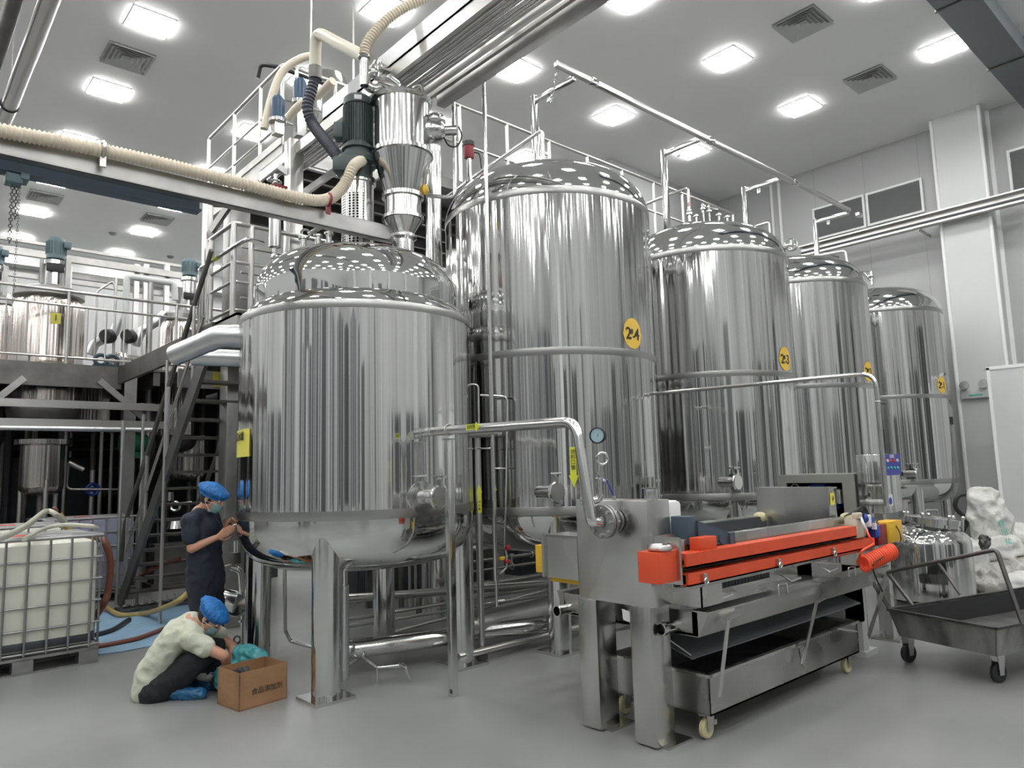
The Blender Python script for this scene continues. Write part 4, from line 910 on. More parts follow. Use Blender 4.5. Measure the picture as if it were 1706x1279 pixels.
# pump cluster left of tank
g = thing('diaphragm_pump', Pz(395, 1110), 'polished pump and valve cluster beside the mixing tank left leg', 'pump')
c7 = Pz(395, 1100); K = (c7.x, c7.y)
c = Pf(382, 1000, K)
f = MB().lathe([(0, -.14), (.09, -.13), (.1, -.08), (.1, .08), (.07, .1), (0, .1)], c, rt+UPV*-.3, 26); f.build('housing', 'tube', g)
c = Pf(397, 1005, K)+tw*.05
f = MB().lathe([(0, -.02), (.10, -.02), (.115, 0), (.10, .02), (0, .03)], c, tw+rt*.2, 30); f.build('end_cover', 'tube', g)
f = MB().tube([Pf(385, 945, K), Pf(400, 950, K), Pf(404, 985, K), Pf(404, 1000, K)], .03, 16, bend=.06).tube([Pf(404, 1012, K), Pf(405, 1030, K), Pf(404, 1108, K)], .026, 14, bend=.03).lathe([(0, 0), (.05, 0), (.05, .02), (0, .02)], Pf(404, 1035, K), seg=18); f.build('manifold', 'tube', g)
f = MB().tube(spline([Pf(385, 940, K), Pf(362, 950, K), Pf(350, 985, K), Pf(362, 1005, K)], 8), .009, 8).torus(Pf(366, 975, K), tw, .05, .006, 22, 6); f.build('air_line', 'hose_clear', g)
f = MB().lathe([(0, 0), (.05, 0), (.05, .1), (0, .1)], Pf(392, 938, K), seg=18).torus(Pf(395, 1065, K), tw, .03, .01, 14, 6).box(Pf(392, 1075, K), (.08, .05, .03)).box((K[0], K[1], .03), (.3, .3, .06), bev=.01); f.build('valve_fittings', 'darkbeam', g)
f = MB().tube([Pf(395, 938, K), Pf(395, 900, K)], .035, 14); f.build('inlet', 'tube', g)
# ------------------------------------------------------------------ upper structure
ZU = 6.0; XU = 3.82
def railing(name, a, b, n, lab, H=1.1, rails=(.55,), r=.022, grp=None, toe=True, bal=0):
    a = V(a); b = V(b); g = thing(name, (a+b)/2, lab, 'railing', grp)
    MB().tube([a+UPV*H, b+UPV*H], r, 12).build('top_rail', 'rail', g)
    for h in rails: MB().tube([a+UPV*h, b+UPV*h], r*.75, 10).build('mid_rail', 'rail', g)
    for k in range(n+1):
        p = a.lerp(b, k/n); MB().tube([p, p+UPV*H], r, 12).build('post', 'rail', g)
    if bal:
        for k in range(n*bal):
            if k % bal: p = a.lerp(b, k/(n*bal)); MB().tube([p+UPV*.12, p+UPV*(H*.82)], r*.55, 8).build('baluster', 'rail', g)
    return g
yF, yN = Px(348, 330, XU).y, Px(472, 228, XU).y
# the upper platform deck
g = thing('upper_platform', (5.5, 9, ZU), 'upper steel platform deck standing on columns behind the mixing tank', 'platform')
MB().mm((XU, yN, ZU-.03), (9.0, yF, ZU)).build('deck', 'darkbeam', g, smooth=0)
for (a, b) in (((XU-.01, yN, ZU-.24), (XU+.05, yF, ZU)), ((XU, yN-.01, ZU-.24), (9.0, yN+.05, ZU)), ((XU, yF-.05, ZU-.24), (9.0, yF, ZU)), ((5.4, yN, ZU-.22), (5.46, yF, ZU-.03))): MB().mm(a, b).build('edge_channel', 'beam', g, smooth=0)
for k in range(5): yy = yN+.5+k*(yF-yN-.6)/4; MB().mm((XU+.05, yy-.03, ZU-.18), (8.9, yy+.03, ZU-.03)).build('joist', 'beam', g, smooth=0)
def column(x, y, z0, z1, w=.2, m='beam', lab='', nm='steel_column', grp=None):
    o = MB().mm((x-w/2, y-w/2, z0), (x+w/2, y+w/2, z1), bev=.006).build(nm, m); return tag(o, lab, 'column', grp)
cN = Pf(489, 340, (3.85, 7.9)); column(cN.x, cN.y, 3.45, ZU-.24, .17, 'rail', 'pale square column carrying the upper platform, just left of the motor')
cF = Px(392, 500, 3.25); column(cF.x, cF.y, 3.45, Px(392, 338, 3.25).z, .24, 'beam', 'broad steel column rising behind the stair head handrails'); column(cF.x, cF.y, 0, 3.2, .24, 'beam', 'broad steel column under the stair landing, seen between the treads')
cL = Px(346, 370, 2.95); column(cL.x, cL.y, 3.45, Px(346, 328, 2.95).z, .1, 'rail', 'slim square post at the far corner of the stair tower')
c_ = Pf(722, 340, (4.9, 7.2)); tag(MB().tube([(c_.x, c_.y, 0), (c_.x, c_.y, ZU-.24)], .1, 26).build('round_column', 'tube'), 'bright round column rising between vacuum loader and tank 2#-4', 'column')
for (p0, p1, w_) in (((502, 325), (558, 285), .09), ((500, 305), (470, 282), .06)):
    a, b = Pf(*p0, (cN.x, cN.y)), Pf(*p1, (cN.x, cN.y)); tag(MB().beam(a, b+(b-a)*.2, w_, .07).build('brace', 'beam'), 'diagonal brace on the pale column beside the motor, %s one' % ('wider right' if w_ > .08 else 'thinner left'), 'brace')
a, b = Px(352, 385, 2.95), Px(372, 335, 2.95); tag(MB().beam(a, b+V((.2, 0, .2)), .05, .08).build('brace', 'beam'), 'diagonal brace at the top of the slim stair tower post', 'brace')
b = Px(420, 330, 3.3); tag(MB().beam(V((2.95, cL.y, Px(346, 332, 2.95).z)), V((3.9, cL.y-.2, Px(346, 332, 2.95).z+.1)), .12, .16).build('cross_beam', 'darkbeam'), 'dark cross beam below the corner of upper platform', 'beam')
# railings of the upper platform
g = thing('guard_rail', (XU, (yN+yF)/2, ZU), 'upper platform guard rail climbing up left above the hose beam', 'railing')
H = 1.12; tops = [(XU, yF, ZU+H), (XU, yN, ZU+H), (XU+.12, yN-.06, ZU+H+.02)]
tr_ = [V((XU, yF, ZU+H)), V((XU, yN+.02, ZU+H)), V((XU+2.2, yN, ZU+H))]
MB().tube(tr_, .028, 12, bend=.1).build('top_rail', 'rail', g)
for h in (.62, .3): MB().tube([V((XU, yF, ZU+h)), V((XU, yN, ZU+h)), V((XU+2.2, yN, ZU+h))], .018, 10, bend=.05).build('mid_rail', 'rail', g)
for px_ in (349, 391, 434, 470): y_ = Px(px_, 200, XU).y; MB().tube([(XU, y_, ZU), (XU, y_, ZU+H)], .026, 12).build('post', 'rail', g)
for dx in (.18, .75, 1.3, 2.0): MB().tube([(XU+dx, yN, ZU), (XU+dx, yN, ZU+H)], .026, 12).build('post', 'rail', g)
MB().tube([Px(430, 130, XU)+V((.0, 0, 0)), Px(434, 107, XU), Px(440, 103, XU)+V((.2, 0, 0)), Px(440, 103, XU)+V((1.6, .0, 0))], .03, 12, bend=.08).build('dark_handrail', 'black', g)
MB().mm((XU-.03, yN, ZU), (XU-.015, yF, ZU+.1)).build('toe_board', 'beam', g, smooth=0)
# far part of same platform: rails behind the tall tanks
YR = 7.35; zr = Py(986, 263, YR).z
railing('back_railing', (4.9, YR, zr-1.1), (12.6, YR, zr-1.1), 9, 'long sloping-looking railing behind the tall storage tanks', r=.024)
g = thing('catwalk', (8.7, YR+.5, 0), 'narrow steel catwalk behind the tall storage tanks', 'walkway')
MB().mm((4.8, YR-.05, zr-1.25), (12.55, YR+.02, zr-1.1)).mm((4.8, YR+.9, zr-1.25), (12.55, YR+1.0, zr-1.1)).mm((4.8, YR, zr-1.13), (12.55, YR+1, zr-1.1)).build('deck', 'darkbeam', g, smooth=0)
for x_ in (7.0, 10.0, 12.3): MB().mm((x_-.07, YR+.83, 0), (x_+.07, YR+.97, zr-1.25)).build('leg', 'beam', g, smooth=0)
# pipe rack of tray, pipes and box beam overhead
ZR = 5.6
xl = Pz(600, 175, ZR).x; xr = Pz(720, 180, ZR).x
yR0, yR1 = 2.6, Pz(432, 300, ZR).y
g = thing('pipe_rack', ((xl+xr)/2, 7, ZR), 'overhead rack of steel tray, parallel pipes and box beam crossing top centre', 'pipe rack')
MB().mm((xl-.05, yR0, ZR+.12), (xl-.035, 7.2, ZR+.30)).mm((xl-.05, yR0, ZR+.12), (xl+.06, 7.2, ZR+.13)).build('side_tray', 'alu', g, smooth=0)
MB().mm((xl-.04, yR0, ZR-.02), (xl, yR1, ZR+.12)).mm((xl-.04, yR0, ZR+.11), (xl+.06, yR1, ZR+.12)).build('left_channel', 'rail', g, smooth=0)
W_ = xr-xl
MB().mm((xl+.08*W_, yR0, ZR+.09), (xl+.26*W_, yR1-.4, ZR+.10)).build('cable_tray', 'alu', g, smooth=0)
for k, (t_, rr) in enumerate(((.13, .022), (.2, .016), (.28, .022), (.36, .016), (.44, .028), (.53, .016))):
    MB().tube([(xl+t_*W_, yR0, ZR+.03), (xl+t_*W_, yR1-.15*k, ZR+.03)], rr, 12).build('pipe', 'tube', g)
for t_ in (.62, .76): MB().mm((xl+t_*W_-.02, yR0, ZR-.02), (xl+t_*W_+.02, yR1-1.2, ZR+.05)).build('flat_rail', 'rail', g, smooth=0)
MB().mm((xr-.1, yR0, ZR-.1), (xr, yR1-3.2, ZR+.05), bev=.004).build('box_beam', 'beam', g)
for yy in (3.3, 4.6, 6.6, 8.4):
    MB().mm((xl-.04, yy-.02, ZR+.1), (xr, yy+.02, ZR+.13)).build('cross_bar', 'beam', g, smooth=0)
for yy in (4.0, 7.6):
    for x_ in (xl, xr-.06): MB().tube([(x_, yy, ZR+.1), (x_, yy, HC)], .012, 8).build('hanger_rod', 'rail', g)
# U bend ends near the loader
q = Pf(683, 82, (4.15, 6.0)); q2 = Pf(686, 165, (4.15, 6.0))
g = thing('upright_bend_pipe', q2, 'slim upright pipe ending in a bend above the vacuum loader', 'pipe')
MB().tube([q2-UPV*.1, V((q2.x, q2.y, q.z)), V((q2.x-.03, q2.y+.35, q.z-.02)), V((q2.x-.05, q2.y+1.2, q.z-.02))], .022, 12, bend=.09).build('tube', 'tube', g)
# motor, white bag hoses behind the railing (receiver on the platform)
c_ = (4.75, 9.4)
g = thing('platform_receiver', (4.4, 8.5, ZU), 'rounded steel receiver standing on the upper platform behind the railing', 'vessel')
q = Pf(548, 150, c_)
MB().lathe([(.0, ZU), (.3, ZU), (.34, ZU+.3), (.34, q.z+.1), (.25, q.z+.32), (0, q.z+.38)], (q.x+.1, q.y+.2, 0), seg=36).build('body', 'tube', g)
for (px_, py_, lab) in ((463, 180, 'small blue pump motor at the upper platform corner, left one'), (500, 150, 'small blue pump motor on the upper platform, right one')):
    q = Pf(px_, py_, (3.9, 8.3)); g = thing('blue_motor', q, lab, 'motor')
    MB().lathe([(0, -.15), (.085, -.15), (.085, .1), (.06, .15), (0, .15)], q, (0, 0, 1), 20).build('body', 'navy_motor', g)
    MB().lathe([(0, 0), (.11, 0), (.11, .04), (0, .04)], q-UPV*.2, seg=20).mm((q.x-.06, q.y-.06, ZU), (q.x+.06, q.y+.06, q.z-.18)).build('base', 'tube', g)
g = thing('cream_duct_hose', Pf(450, 180, (3.9, 8.4)), 'smooth cream hose arching over the upper platform behind the railing', 'hose')
MB().tube(spline([Pf(440, 215, (3.8, 8.5)), Pf(452, 165, (3.8, 8.5)), Pf(470, 120, (3.9, 8.4)), Pf(500, 98, (4.0, 8.3)), Pf(525, 92, (4.1, 8.2))], 8), .05, 14).build('tube', 'hose_white', g)
g = thing('cream_duct_hose', Pf(500, 180, (3.75, 7.6)), 'smooth cream hose curving along the upper platform edge below the blue motors', 'hose')
MB().tube(spline([Pf(480, 197, (3.75, 7.7)), Pf(500, 175, (3.8, 7.5)), Pf(530, 158, (3.85, 7.2)), Pf(555, 135, (3.9, 6.9))], 8), .05, 14).build('tube', 'hose_white', g)
# round ducts top left, beam top right
for (pa, pb_, r, m_, lab) in (((81, 5), None, .10, 'rail', 'long round steel duct under the ceiling at top left corner'), ((22, 5), None, .085, 'darkbeam', 'darker round duct under the ceiling at the extreme top left corner')):
    a = Pz(*pa, 7.0); g = thing('round_duct', a, lab, 'duct'); MB().tube([(a.x, 3.0, 7.0), (a.x, YB, 7.0)], r, 24).build('duct', m_, g)
    for yy in (6, 9.5, 11.8, 15): MB().tube([(a.x, yy, 7.0+r), (a.x, yy, HC)], .008, 6).build('hanger_rod', 'rail', g)
    for yy in (11.8, 15): MB().torus((a.x, yy, 7.0), (0, 1, 0), r+.006, .012, 24, 6).build('clip', 'black', g)
g = thing('box_duct', (12, 2.9, 8.3), 'dark square duct crossing the ceiling at top right corner', 'duct')
MB().mm((7.5, 2.62, 8.3), (XW, 3.16, 8.62)).build('duct', mat('blue_grey_duct', (.13, .15, .17), .35, .3), g, smooth=0)
for x_ in (9, 11.5, 14, 16.5): MB().mm((x_-.02, 2.6, 8.28), (x_+.02, 3.18, 8.64)).build('flange', 'darkbeam', g, smooth=0)
for x_ in (9, 11.5, 14, 16.5):
    for yy in (2.66, 3.1): MB().tube([(x_, yy, 8.6), (x_, yy, HC)], .01, 6).build('hanger_rod', 'rail', g)
# lifting gantry over the storage tanks
ZG = 6.15; ra, rb = Pz(928, 107, ZG), Pz(1415, 350, ZG)
g = thing('safety_rail', (9, ra.y, ZG), 'long thin overhead rail running above the row of storage tanks', 'rail')
MB().mm((ra.x-.02, ra.y-.03, ZG-.03), (rb.x, ra.y+.03, ZG+.03), bev=.004).build('rail_bar', 'rail', g)
for k in range(4): x_ = ra.x+.6+k*2.4; MB().box((x_, ra.y, ZG+.0), (.14, .075, .075), bev=.006).build('splice', 'tube', g)
for k, ((bx, by), (tx, ty), c) in enumerate((((893, 262), (890, 160), TC[0]), ((1107, 350), (1105, 250), TC[1]), ((1243, 375), (1240, 312), TC[2]), ((1362, 430), (1357, 365), TC[3]))):
    y_ = 5.84; t = Pz(tx, ty, ZG); x_ = t.x; y_ = t.y
    zb_ = 4.95
    g = thing('rail_post', (x_, y_, zb_), ('tallest rail post with arm, standing on tank 2#-4', 'rail post with arm standing on the dome of tank 2#-3', 'rail post with arm rising behind tank 2#-3 right shoulder', 'farthest rail post with arm, in front of the grey louvre')[k], 'post')
    MB().mm((x_-.035, y_-.035, 4.7 if k < 2 else 4.6), (x_+.035, y_+.035, ZG), bev=.004).build('post', 'tube', g)
    MB().mm((x_-.03, ra.y-.0, ZG-.09), (x_+.03, y_, ZG-.03), bev=.004).build('arm', 'tube', g)
    ly = y_-.25; f = MB().torus((x_, ly, ZG-.12), (1, 0, 0), .025, .007, 14, 6).box((x_, ly, ZG-.16), (.04, .05, .05), bev=.008); f.build('trolley', 'tube', g)
    if k == 0:
        f = MB(); 
        for q_ in range(10): f.torus((ra.x+.02, ra.y+.02+q_*.012, ZG-.06-q_*.035), (1, 0, 0) if q_ % 2 else (0, 1, 0), .016, .005, 8, 5)
        f.build('chain', 'tube', g)
# fittings on the tank tops
def zd(c, x, y): # height of dome surface
    r = hypot(x-c[0], y-c[1])/1.16; return 4.46+.56*sqrt(max(0, 1-min(1, r)**3.2))
g = thing('vent_pipe', (5.6, 5.7, 5.0), 'vent pipe running from top of tank 2#-4 down left to the loader', 'pipe')
c = TC[0]; pt = [Pf(905, 268, c), Pf(902, 216, c), Pf(896, 214, c), Pf(745, 328, (4.7, 6.9))]
MB().tube([pt[0], V((pt[0].x, pt[0].y, pt[1].z)), pt[3]], .024, 12, bend=.04).build('tube', 'tube', g)
f = MB().lathe([(0, 0), (.05, 0), (.05, .03), (.02, .035), (.02, .1), (.045, .11), (.045, .14), (0, .14)], (pt[0].x, pt[0].y, zd(c, pt[0].x, pt[0].y)-.02), seg=16).box((pt[0].x+.03, pt[0].y, pt[0].z+.1), (.08, .03, .03)); f.build('valve_body', 'tube', g)
g = thing('red_actuated_valve', Pf(783, 300, c), 'red capped actuated valve on left shoulder of tank 2#-4', 'valve')
q = Pf(783, 300, (5.2, 6.1)); t = Pf(781, 240, (5.2, 6.1))
f = MB().lathe([(0, 0), (.055, 0), (.06, .02), (.06, .14), (.0, .14)], (t.x, t.y, t.z-.17), seg=20); f.build('red_body', 'darkred', g)
MB().lathe([(0, 0), (.07, 0), (.07, .05), (0, .05)], (t.x, t.y, t.z-.03), seg=12).build('black_cap', 'black', g)
f = MB().tube([(t.x, t.y, q.z-.18), (t.x, t.y, t.z-.17)], .028, 14).lathe([(0, 0), (.05, 0), (.05, .03), (0, .03)], (t.x, t.y, q.z-.03), seg=16).tube([q-UPV*.05-rt*.08, q-UPV*.05+rt*.08], .02, 10); f.build('stem', 'tube', g)
MB().tube(spline([t+rt*.05-UPV*.1, t+rt*.12-UPV*.13, t+rt*.14-UPV*.3], 5), .008, 6).build('cable', 'cable', g)
c = TC[1]
g = thing('vent_pipe', Pf(1120, 320, c), 'white-red vent pipe bent over the left shoulder of tank 2#-3', 'pipe')
a, b, d_ = Pf(1084, 337, (8.3, 6.2)), Pf(1146, 312, c), Pf(1149, 358, c)
MB().tube([a-(b-a)*.5, b, d_-UPV*.1], .022, 12, bend=.05).build('tube', 'tube', g)
MB().tube([b-UPV*.08+V((0.01,0,0)), d_+UPV*.12], .025, 12).build('pink_sleeve', mat('pinkish_tape', (.55, .36, .34), .5), g)
f = MB().lathe([(0, 0), (.05, 0), (.05, .03), (0, .03)], d_, seg=14).box(d_+UPV*.06, (.06, .06, .05), bev=.01); f.build('valve_body', 'tube', g)
g = thing('top_fittings', Pf(1190, 362, c), 'cluster of small valves and nozzles on the dome of tank 2#-3', 'valves')
for (x_, y_, h_) in ((1160, 368, .1), (1172, 364, .22), (1182, 364, .16), (1198, 366, .1), (1212, 368, .08)):
    q = Pf(x_, y_, c); f = MB().tube([q-UPV*.12, q+UPV*h_], .02, 10).lathe([(0, 0), (.045, 0), (.045, .02), (0, .02)], q+UPV*h_*.6, seg=14); f.build('nozzle', 'tube', g)
q = Pf(1173, 345, c); f = MB().sphere(q, .035, sub=2).tube([q, q+rt*.2-UPV*.03], .012, 8); f.build('pressure_gauge', 'tube', g)
g = thing('manway_wheel', Pf(1318, 408, (10.2, 5.4)), 'round hand wheel clamp at right shoulder of tank 2#-3', 'hand wheel')
q = Pf(1318, 408, (9.8, 5.9)); f = MB().torus(q, tw, .09, .014, 26, 8).tube([q-rt*.09, q+rt*.09], .01, 6).tube([q-UPV*.09, q+UPV*.09], .01, 6).box(q, (.06, .06, .06), bev=.01).tube([q, q-rt*.2-UPV*.1], .02, 8); f.build('wheel', 'tube', g)
g = thing('vent_pipe', Pf(1400, 420, TC[2]), 'hooked vent pipe on the dome of the third storage tank', 'pipe')
a, b, d_ = Pf(1375, 424, TC[2]), Pf(1408, 418, TC[2]), Pf(1412, 438, TC[2]); MB().tube([a-(b-a)*.6, b, d_-UPV*.1], .026, 12, bend=.06).build('tube', 'rail', g)
g = thing('vent_pipe', Pf(1280, 370, TC[2]), 'small bent vent pipe peeking above right shoulder of tank 2#-3', 'pipe')
a, b, d_ = Pf(1262, 376, (9.4, 6.3)), Pf(1281, 370, (9.4, 6.3)), Pf(1284, 395, (9.4, 6.3)); MB().tube([a-(b-a)*.8, b, d_-UPV*.25], .018, 10, bend=.04).build('tube', 'rail', g)
g = thing('butterfly_valve', Pf(1450, 462, (13.5, 6.0)), 'small lever valve on top of the fourth storage tank', 'valve')
q = Pf(1452, 462, (14.0, 6.0)); f = MB().tube([q-UPV*.15, q+UPV*.12], .03, 12).box(q+UPV*.02, (.14, .1, .05), bev=.01).beam(q+UPV*.1-rt*.14, q-UPV*.1+rt*.0, .03, .02).tube([q+UPV*.12, q+UPV*.12-rt*.3], .01, 8); f.build('valve_body', 'tube', g)
# overhead pipe from between the tanks down to the control box
XQ = 6.65
a, b, d_ = Px(1098, 655, XQ), Px(1448, 620, XQ), Px(1462, 665, XQ)
g = thing('feed_pipe', b, 'slender pipe spanning across tanks 2#-3 and 2#-2 then dropping to control box', 'pipe')
MB().tube([a, V((XQ, d_.y, a.z-.05)), V((XQ, d_.y, 1.3))], .02, 12, bend=.14).build('tube', 'tube', g)
MB().torus((XQ, d_.y, d_.z-.02), (0, 0, 1), .024, .006, 14, 6).build('union', 'tube', g)
MB().tube([(XQ+.03, d_.y, Px(1464, 715, XQ).z), (XQ+.03, d_.y, Px(1468, 752, XQ).z)], .022, 10).build('black_sleeve', 'black', g)
a, b = Pf(748, 440, (4.6, 5.6)), Pf(748, 560, (4.6, 5.6))

# ------------------------------------------------------------------ cabinets and pipework added behind the tanks as a dark backdrop
for k, (x_, y_, w_, d_, h_, m_) in enumerate(((5.0, 8.8, 1.3, .6, 2.3, 'plate'), (6.6, 9.0, 1.0, .7, 2.0, 'grime'), (8.0, 8.9, 1.4, .6, 2.3, 'plate'), (9.8, 9.0, 1.2, .6, 2.1, 'grime'), (11.3, 8.9, 1.1, .6, 2.3, 'plate'))):
    g = thing('backdrop_cabinet', (x_+w_/2, y_+d_/2, 0), 'dark electrical cabinet in the shade behind the tank legs, %s from the left' % ORD[k].replace('nearest', 'first'), 'cabinet')
    MB().mm((x_, y_, .1), (x_+w_, y_+d_, h_), bev=.01).mm((x_+.03, y_+.03, 0), (x_+w_-.03, y_+d_-.03, .1)).build('body', m_, g)
    for s_ in (0, 1): MB().mm((x_+.03+s_*w_/2, y_-.012, .14), (x_+w_/2-.03+s_*w_/2, y_, h_-.05)).build('door', m_, g, smooth=0)
    MB().mm((x_+w_/2-.05, y_-.03, h_*.5), (x_+w_/2-.03, y_-.012, h_*.5+.14)).build('handle', 'rail', g)
tag(MB().mm((4.9, 8.35, .55), (12.4, 8.41, .67)).mm((4.9, 8.35, 1.35), (12.4, 8.41, 1.5)).mm((4.9, 8.36, 2.1), (12.4, 8.4, 2.35)).mm((4.9, 8.36, 0), (4.98, 8.42, 2.4)).mm((8.4, 8.36, 0), (8.48, 8.42, 2.4)).mm((12.3, 8.36, 0), (12.4, 8.42, 2.4)).build('steel_rack', 'darkbeam', smooth=0), 'dark steel pipe frame in the shade behind the tank legs', 'frame')
r5 = random.Random(5)
g = thing('pipe_manifold', (8, 7.8, 0), 'bank of horizontal manifold pipes in the shade behind the tank legs', 'pipes')
for k in range(12):
    z_ = .22+.16*k+r5.uniform(-.03, .03); y_ = 7.5+.06*k; x0_ = 5.1+.07*(k*5 % 12); x1_ = 12.0
    MB().tube([(x0_, y_, 0.0), (x0_, y_, z_), (x1_, y_, z_)], r5.choice([.018, .025, .035]), 10, bend=.08).build('pipe', r5.choice(['rail', 'darkbeam', 'darkbeam']), g)
    for q_ in range(3): xx_ = x0_+1.0+1.9*q_+r5.uniform(-.4, .4); f = MB().tube([(xx_, y_, z_), (xx_, y_, z_+.14)], .014, 8).box((xx_, y_, z_+.15), (.06, .04, .03), bev=.006).torus((xx_, y_, z_), (1, 0, 0), .04, .01, 14, 6); f.build('tap', 'rail', g)
# ------------------------------------------------------------------ left platform, stair and what stands there
ZL_ = 3.45; cor = Pz(203, 612, ZL_); YL = cor.y; XL = cor.x
g = thing('mezzanine', (0, YL+2, ZL_), 'lower steel platform with a dark edge channel at the left', 'platform')
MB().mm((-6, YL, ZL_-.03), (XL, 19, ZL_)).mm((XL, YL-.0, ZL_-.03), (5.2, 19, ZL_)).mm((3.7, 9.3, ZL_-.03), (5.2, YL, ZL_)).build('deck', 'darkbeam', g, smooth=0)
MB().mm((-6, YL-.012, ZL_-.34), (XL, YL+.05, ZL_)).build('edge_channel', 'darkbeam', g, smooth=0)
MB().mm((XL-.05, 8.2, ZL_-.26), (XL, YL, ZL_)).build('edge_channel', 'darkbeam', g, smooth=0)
for x_ in (-4.5, -2, .6, 3.4): MB().mm((x_-.05, YL+.05, ZL_-.25), (x_+.05, 19, ZL_-.03)).build('joist', 'darkbeam', g, smooth=0)
nn = 0
for (x_, y_) in ((XL+.2, YL+.35), (-2.4, YL+.3), (.2, 16.5), (4.9, 13.5), (4.6, 17)):
    MB().mm((x_-.09, y_-.09, 0), (x_+.09, y_+.09, ZL_-.03)).build('leg', 'beam', g, smooth=0)
railing('mezzanine_railing', (-4, YL+.03, ZL_), (5.2, YL+.03, ZL_), 6, 'baluster railing along front edge of the lower platform', rails=(.88, .1), r=.024, bal=6)
# landing at the stair head
yl0, yl1 = 7.55, 9.0
g = thing('stair_landing', (3.4, 8.3, ZL_), 'stair landing at the head of the steps behind the mixing tank', 'landing')
MB().mm((XL-.02, yl0, ZL_-.03), (4.3, yl1, ZL_)).build('deck', 'darkbeam', g, smooth=0)
for a, b in (((XL-.02, yl0, ZL_-.24), (XL+.03, yl1, ZL_)), ((XL, yl0, ZL_-.24), (4.3, yl0+.05, ZL_)), ((XL, yl1-.05, ZL_-.24), (4.3, yl1, ZL_))): MB().mm(a, b).build('edge_channel', 'beam', g, smooth=0)
q = Py(366, 635, 9.0); MB().mm((q.x-.07, 8.985-.1, 0), (q.x, 8.99-.1, .001)).build('bolt_plate', 'darkbeam', g, smooth=0)
XG = XL+.02
top_ = Px(390, 371, XG); H = top_.z-ZL_; yc = top_.y; yf = Px(348, 402, XG).y
g = thing('landing_railing', (XG, yc, ZL_), 'tall tube railing round the landing between stair and mixing tank', 'railing')
MB().tube([(XG, yf, top_.z), (XG, yc, top_.z), (XG+1.2, yc, top_.z)], .026, 12, bend=.08).build('top_rail', 'rail', g)
for yy in (408, 440, 487, 505):
    z_ = Px(388, yy+28, XG).z; MB().tube([(XG, yf, z_), (XG, yc, z_), (XG+1.2, yc, z_)], .018, 10, bend=.05).build('mid_rail', 'rail', g)
for (x_, y_) in ((XG, yf), (XG, yc), (XG+.2, yc), (XG+1.1, yc), (XG, (yf+yc)/2+.3)): MB().tube([(x_, y_, ZL_-.1 if y_ > yl0 else ZL_-.1), (x_, y_, top_.z)], .03, 12).build('post', 'rail', g)
for z_ in (.3, .6, .9): MB().tube([(XG+.2, yc+.3, ZL_+z_), (XG+1.2, yc+.3, ZL_+z_)], .016, 8).build('inner_rail', 'rail', g)
p_ = [Px(334, 447, XG-.1), Px(410, 398, XG-.1), Px(438, 405, XG+.35)]
g = thing('condensate_pipe', p_[0], 'thin pipe with a green band running beside the landing railing to the pot', 'pipe')
MB().tube([V((p_[0].x, p_[0].y, ZL_-.3)), p_[0], p_[1], p_[2]], .022, 12, bend=.05).build('tube', 'tube', g)
q = p_[0].lerp(p_[1], .33); d = (p_[1]-p_[0]).normalized(); MB().tube([q, q+d*.12], .0235, 12).build('green_band', 'pipe_label', g)
# stairs
XS0, XS1 = 2.72, 3.62
b0 = Pz(200, 1005, 0); t0 = Px(334, 600, XS0)
yb, yt_ = b0.y-.15, t0.y; zt_ = t0.z
g = thing('steel_stair', (3.1, 10.2, 0), 'steep open steel stair rising to the landing behind standing worker', 'stairs')
for x_ in (XS0, XS1):
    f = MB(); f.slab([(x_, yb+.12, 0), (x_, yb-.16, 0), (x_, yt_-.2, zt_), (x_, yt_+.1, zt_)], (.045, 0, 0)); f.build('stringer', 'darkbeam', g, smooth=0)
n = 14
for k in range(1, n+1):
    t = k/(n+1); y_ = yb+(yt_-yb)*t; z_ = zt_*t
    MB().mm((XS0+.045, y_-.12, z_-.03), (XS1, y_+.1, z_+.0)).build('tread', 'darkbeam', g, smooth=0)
for x_ in (XS0+.02, XS1+.02):
    hr = []
    s0, s1 = V((x_, yb, .0)), V((x_, yt_, zt_))
    for k in (0.08, .35, .62, .9):
        p = s0.lerp(s1, k); MB().tube([p, p+UPV*.98], .02, 10).build('baluster', 'rail', g)
    MB().tube([s0.lerp(s1, .0)+UPV*.6, s0.lerp(s1, .05)+UPV*.98, s1+UPV*1.0, s1+UPV*1.0+(s1-s0)*.07], .028, 12, bend=.1).build('handrail', 'darkbeam', g)
    MB().tube([s0.lerp(s1, .08)+UPV*.5, s1+UPV*.5], .018, 10).build('mid_rail', 'rail', g)
# vertical post and pipes around the stair
for (x_, y0_, y1_, r_, lab) in ((200, 700, 960, .028, 'upright pale tube beside the stair foot, left one'), (237, 690, 860, .022, 'upright pale tube beside the stair foot, right one'), (280, 600, 700, .02, 'pinkish upright tube below the fat elbow pipe')):
    c_ = (2.5, 11.4) if x_ < 260 else (2.45, 9.5); a, b = Pf(x_-4, y1_, c_), Pf(x_, y0_, c_)
    g2 = thing('upright_tube', a, lab, 'pipe'); MB().tube([(a.x, a.y, 0), (a.x, a.y, b.z)], r_, 12).build('tube', 'rail', g2)
# yellow notice at the landing edge
q = Pf(366, 632, (3.15, 9.0)); g = thing('yellow_notice', q, 'small yellow notice with dark writing at the stair head', 'sign')
s_ = MB().box(q, (.17, .006, .18)).build('plate', 'label_yellow', g, smooth=0)
text('writing', '小心\n台阶', .05, q+V((.02, -.005, .0)), (1, 0, 0), (0, 0, 1), 'orange_ink', s_, .001)
MB().mm((XS0, q.y+.01, q.z-.12), (XS1+.1, q.y+.04, q.z+.1)).build('fascia', 'beam', g, smooth=0)
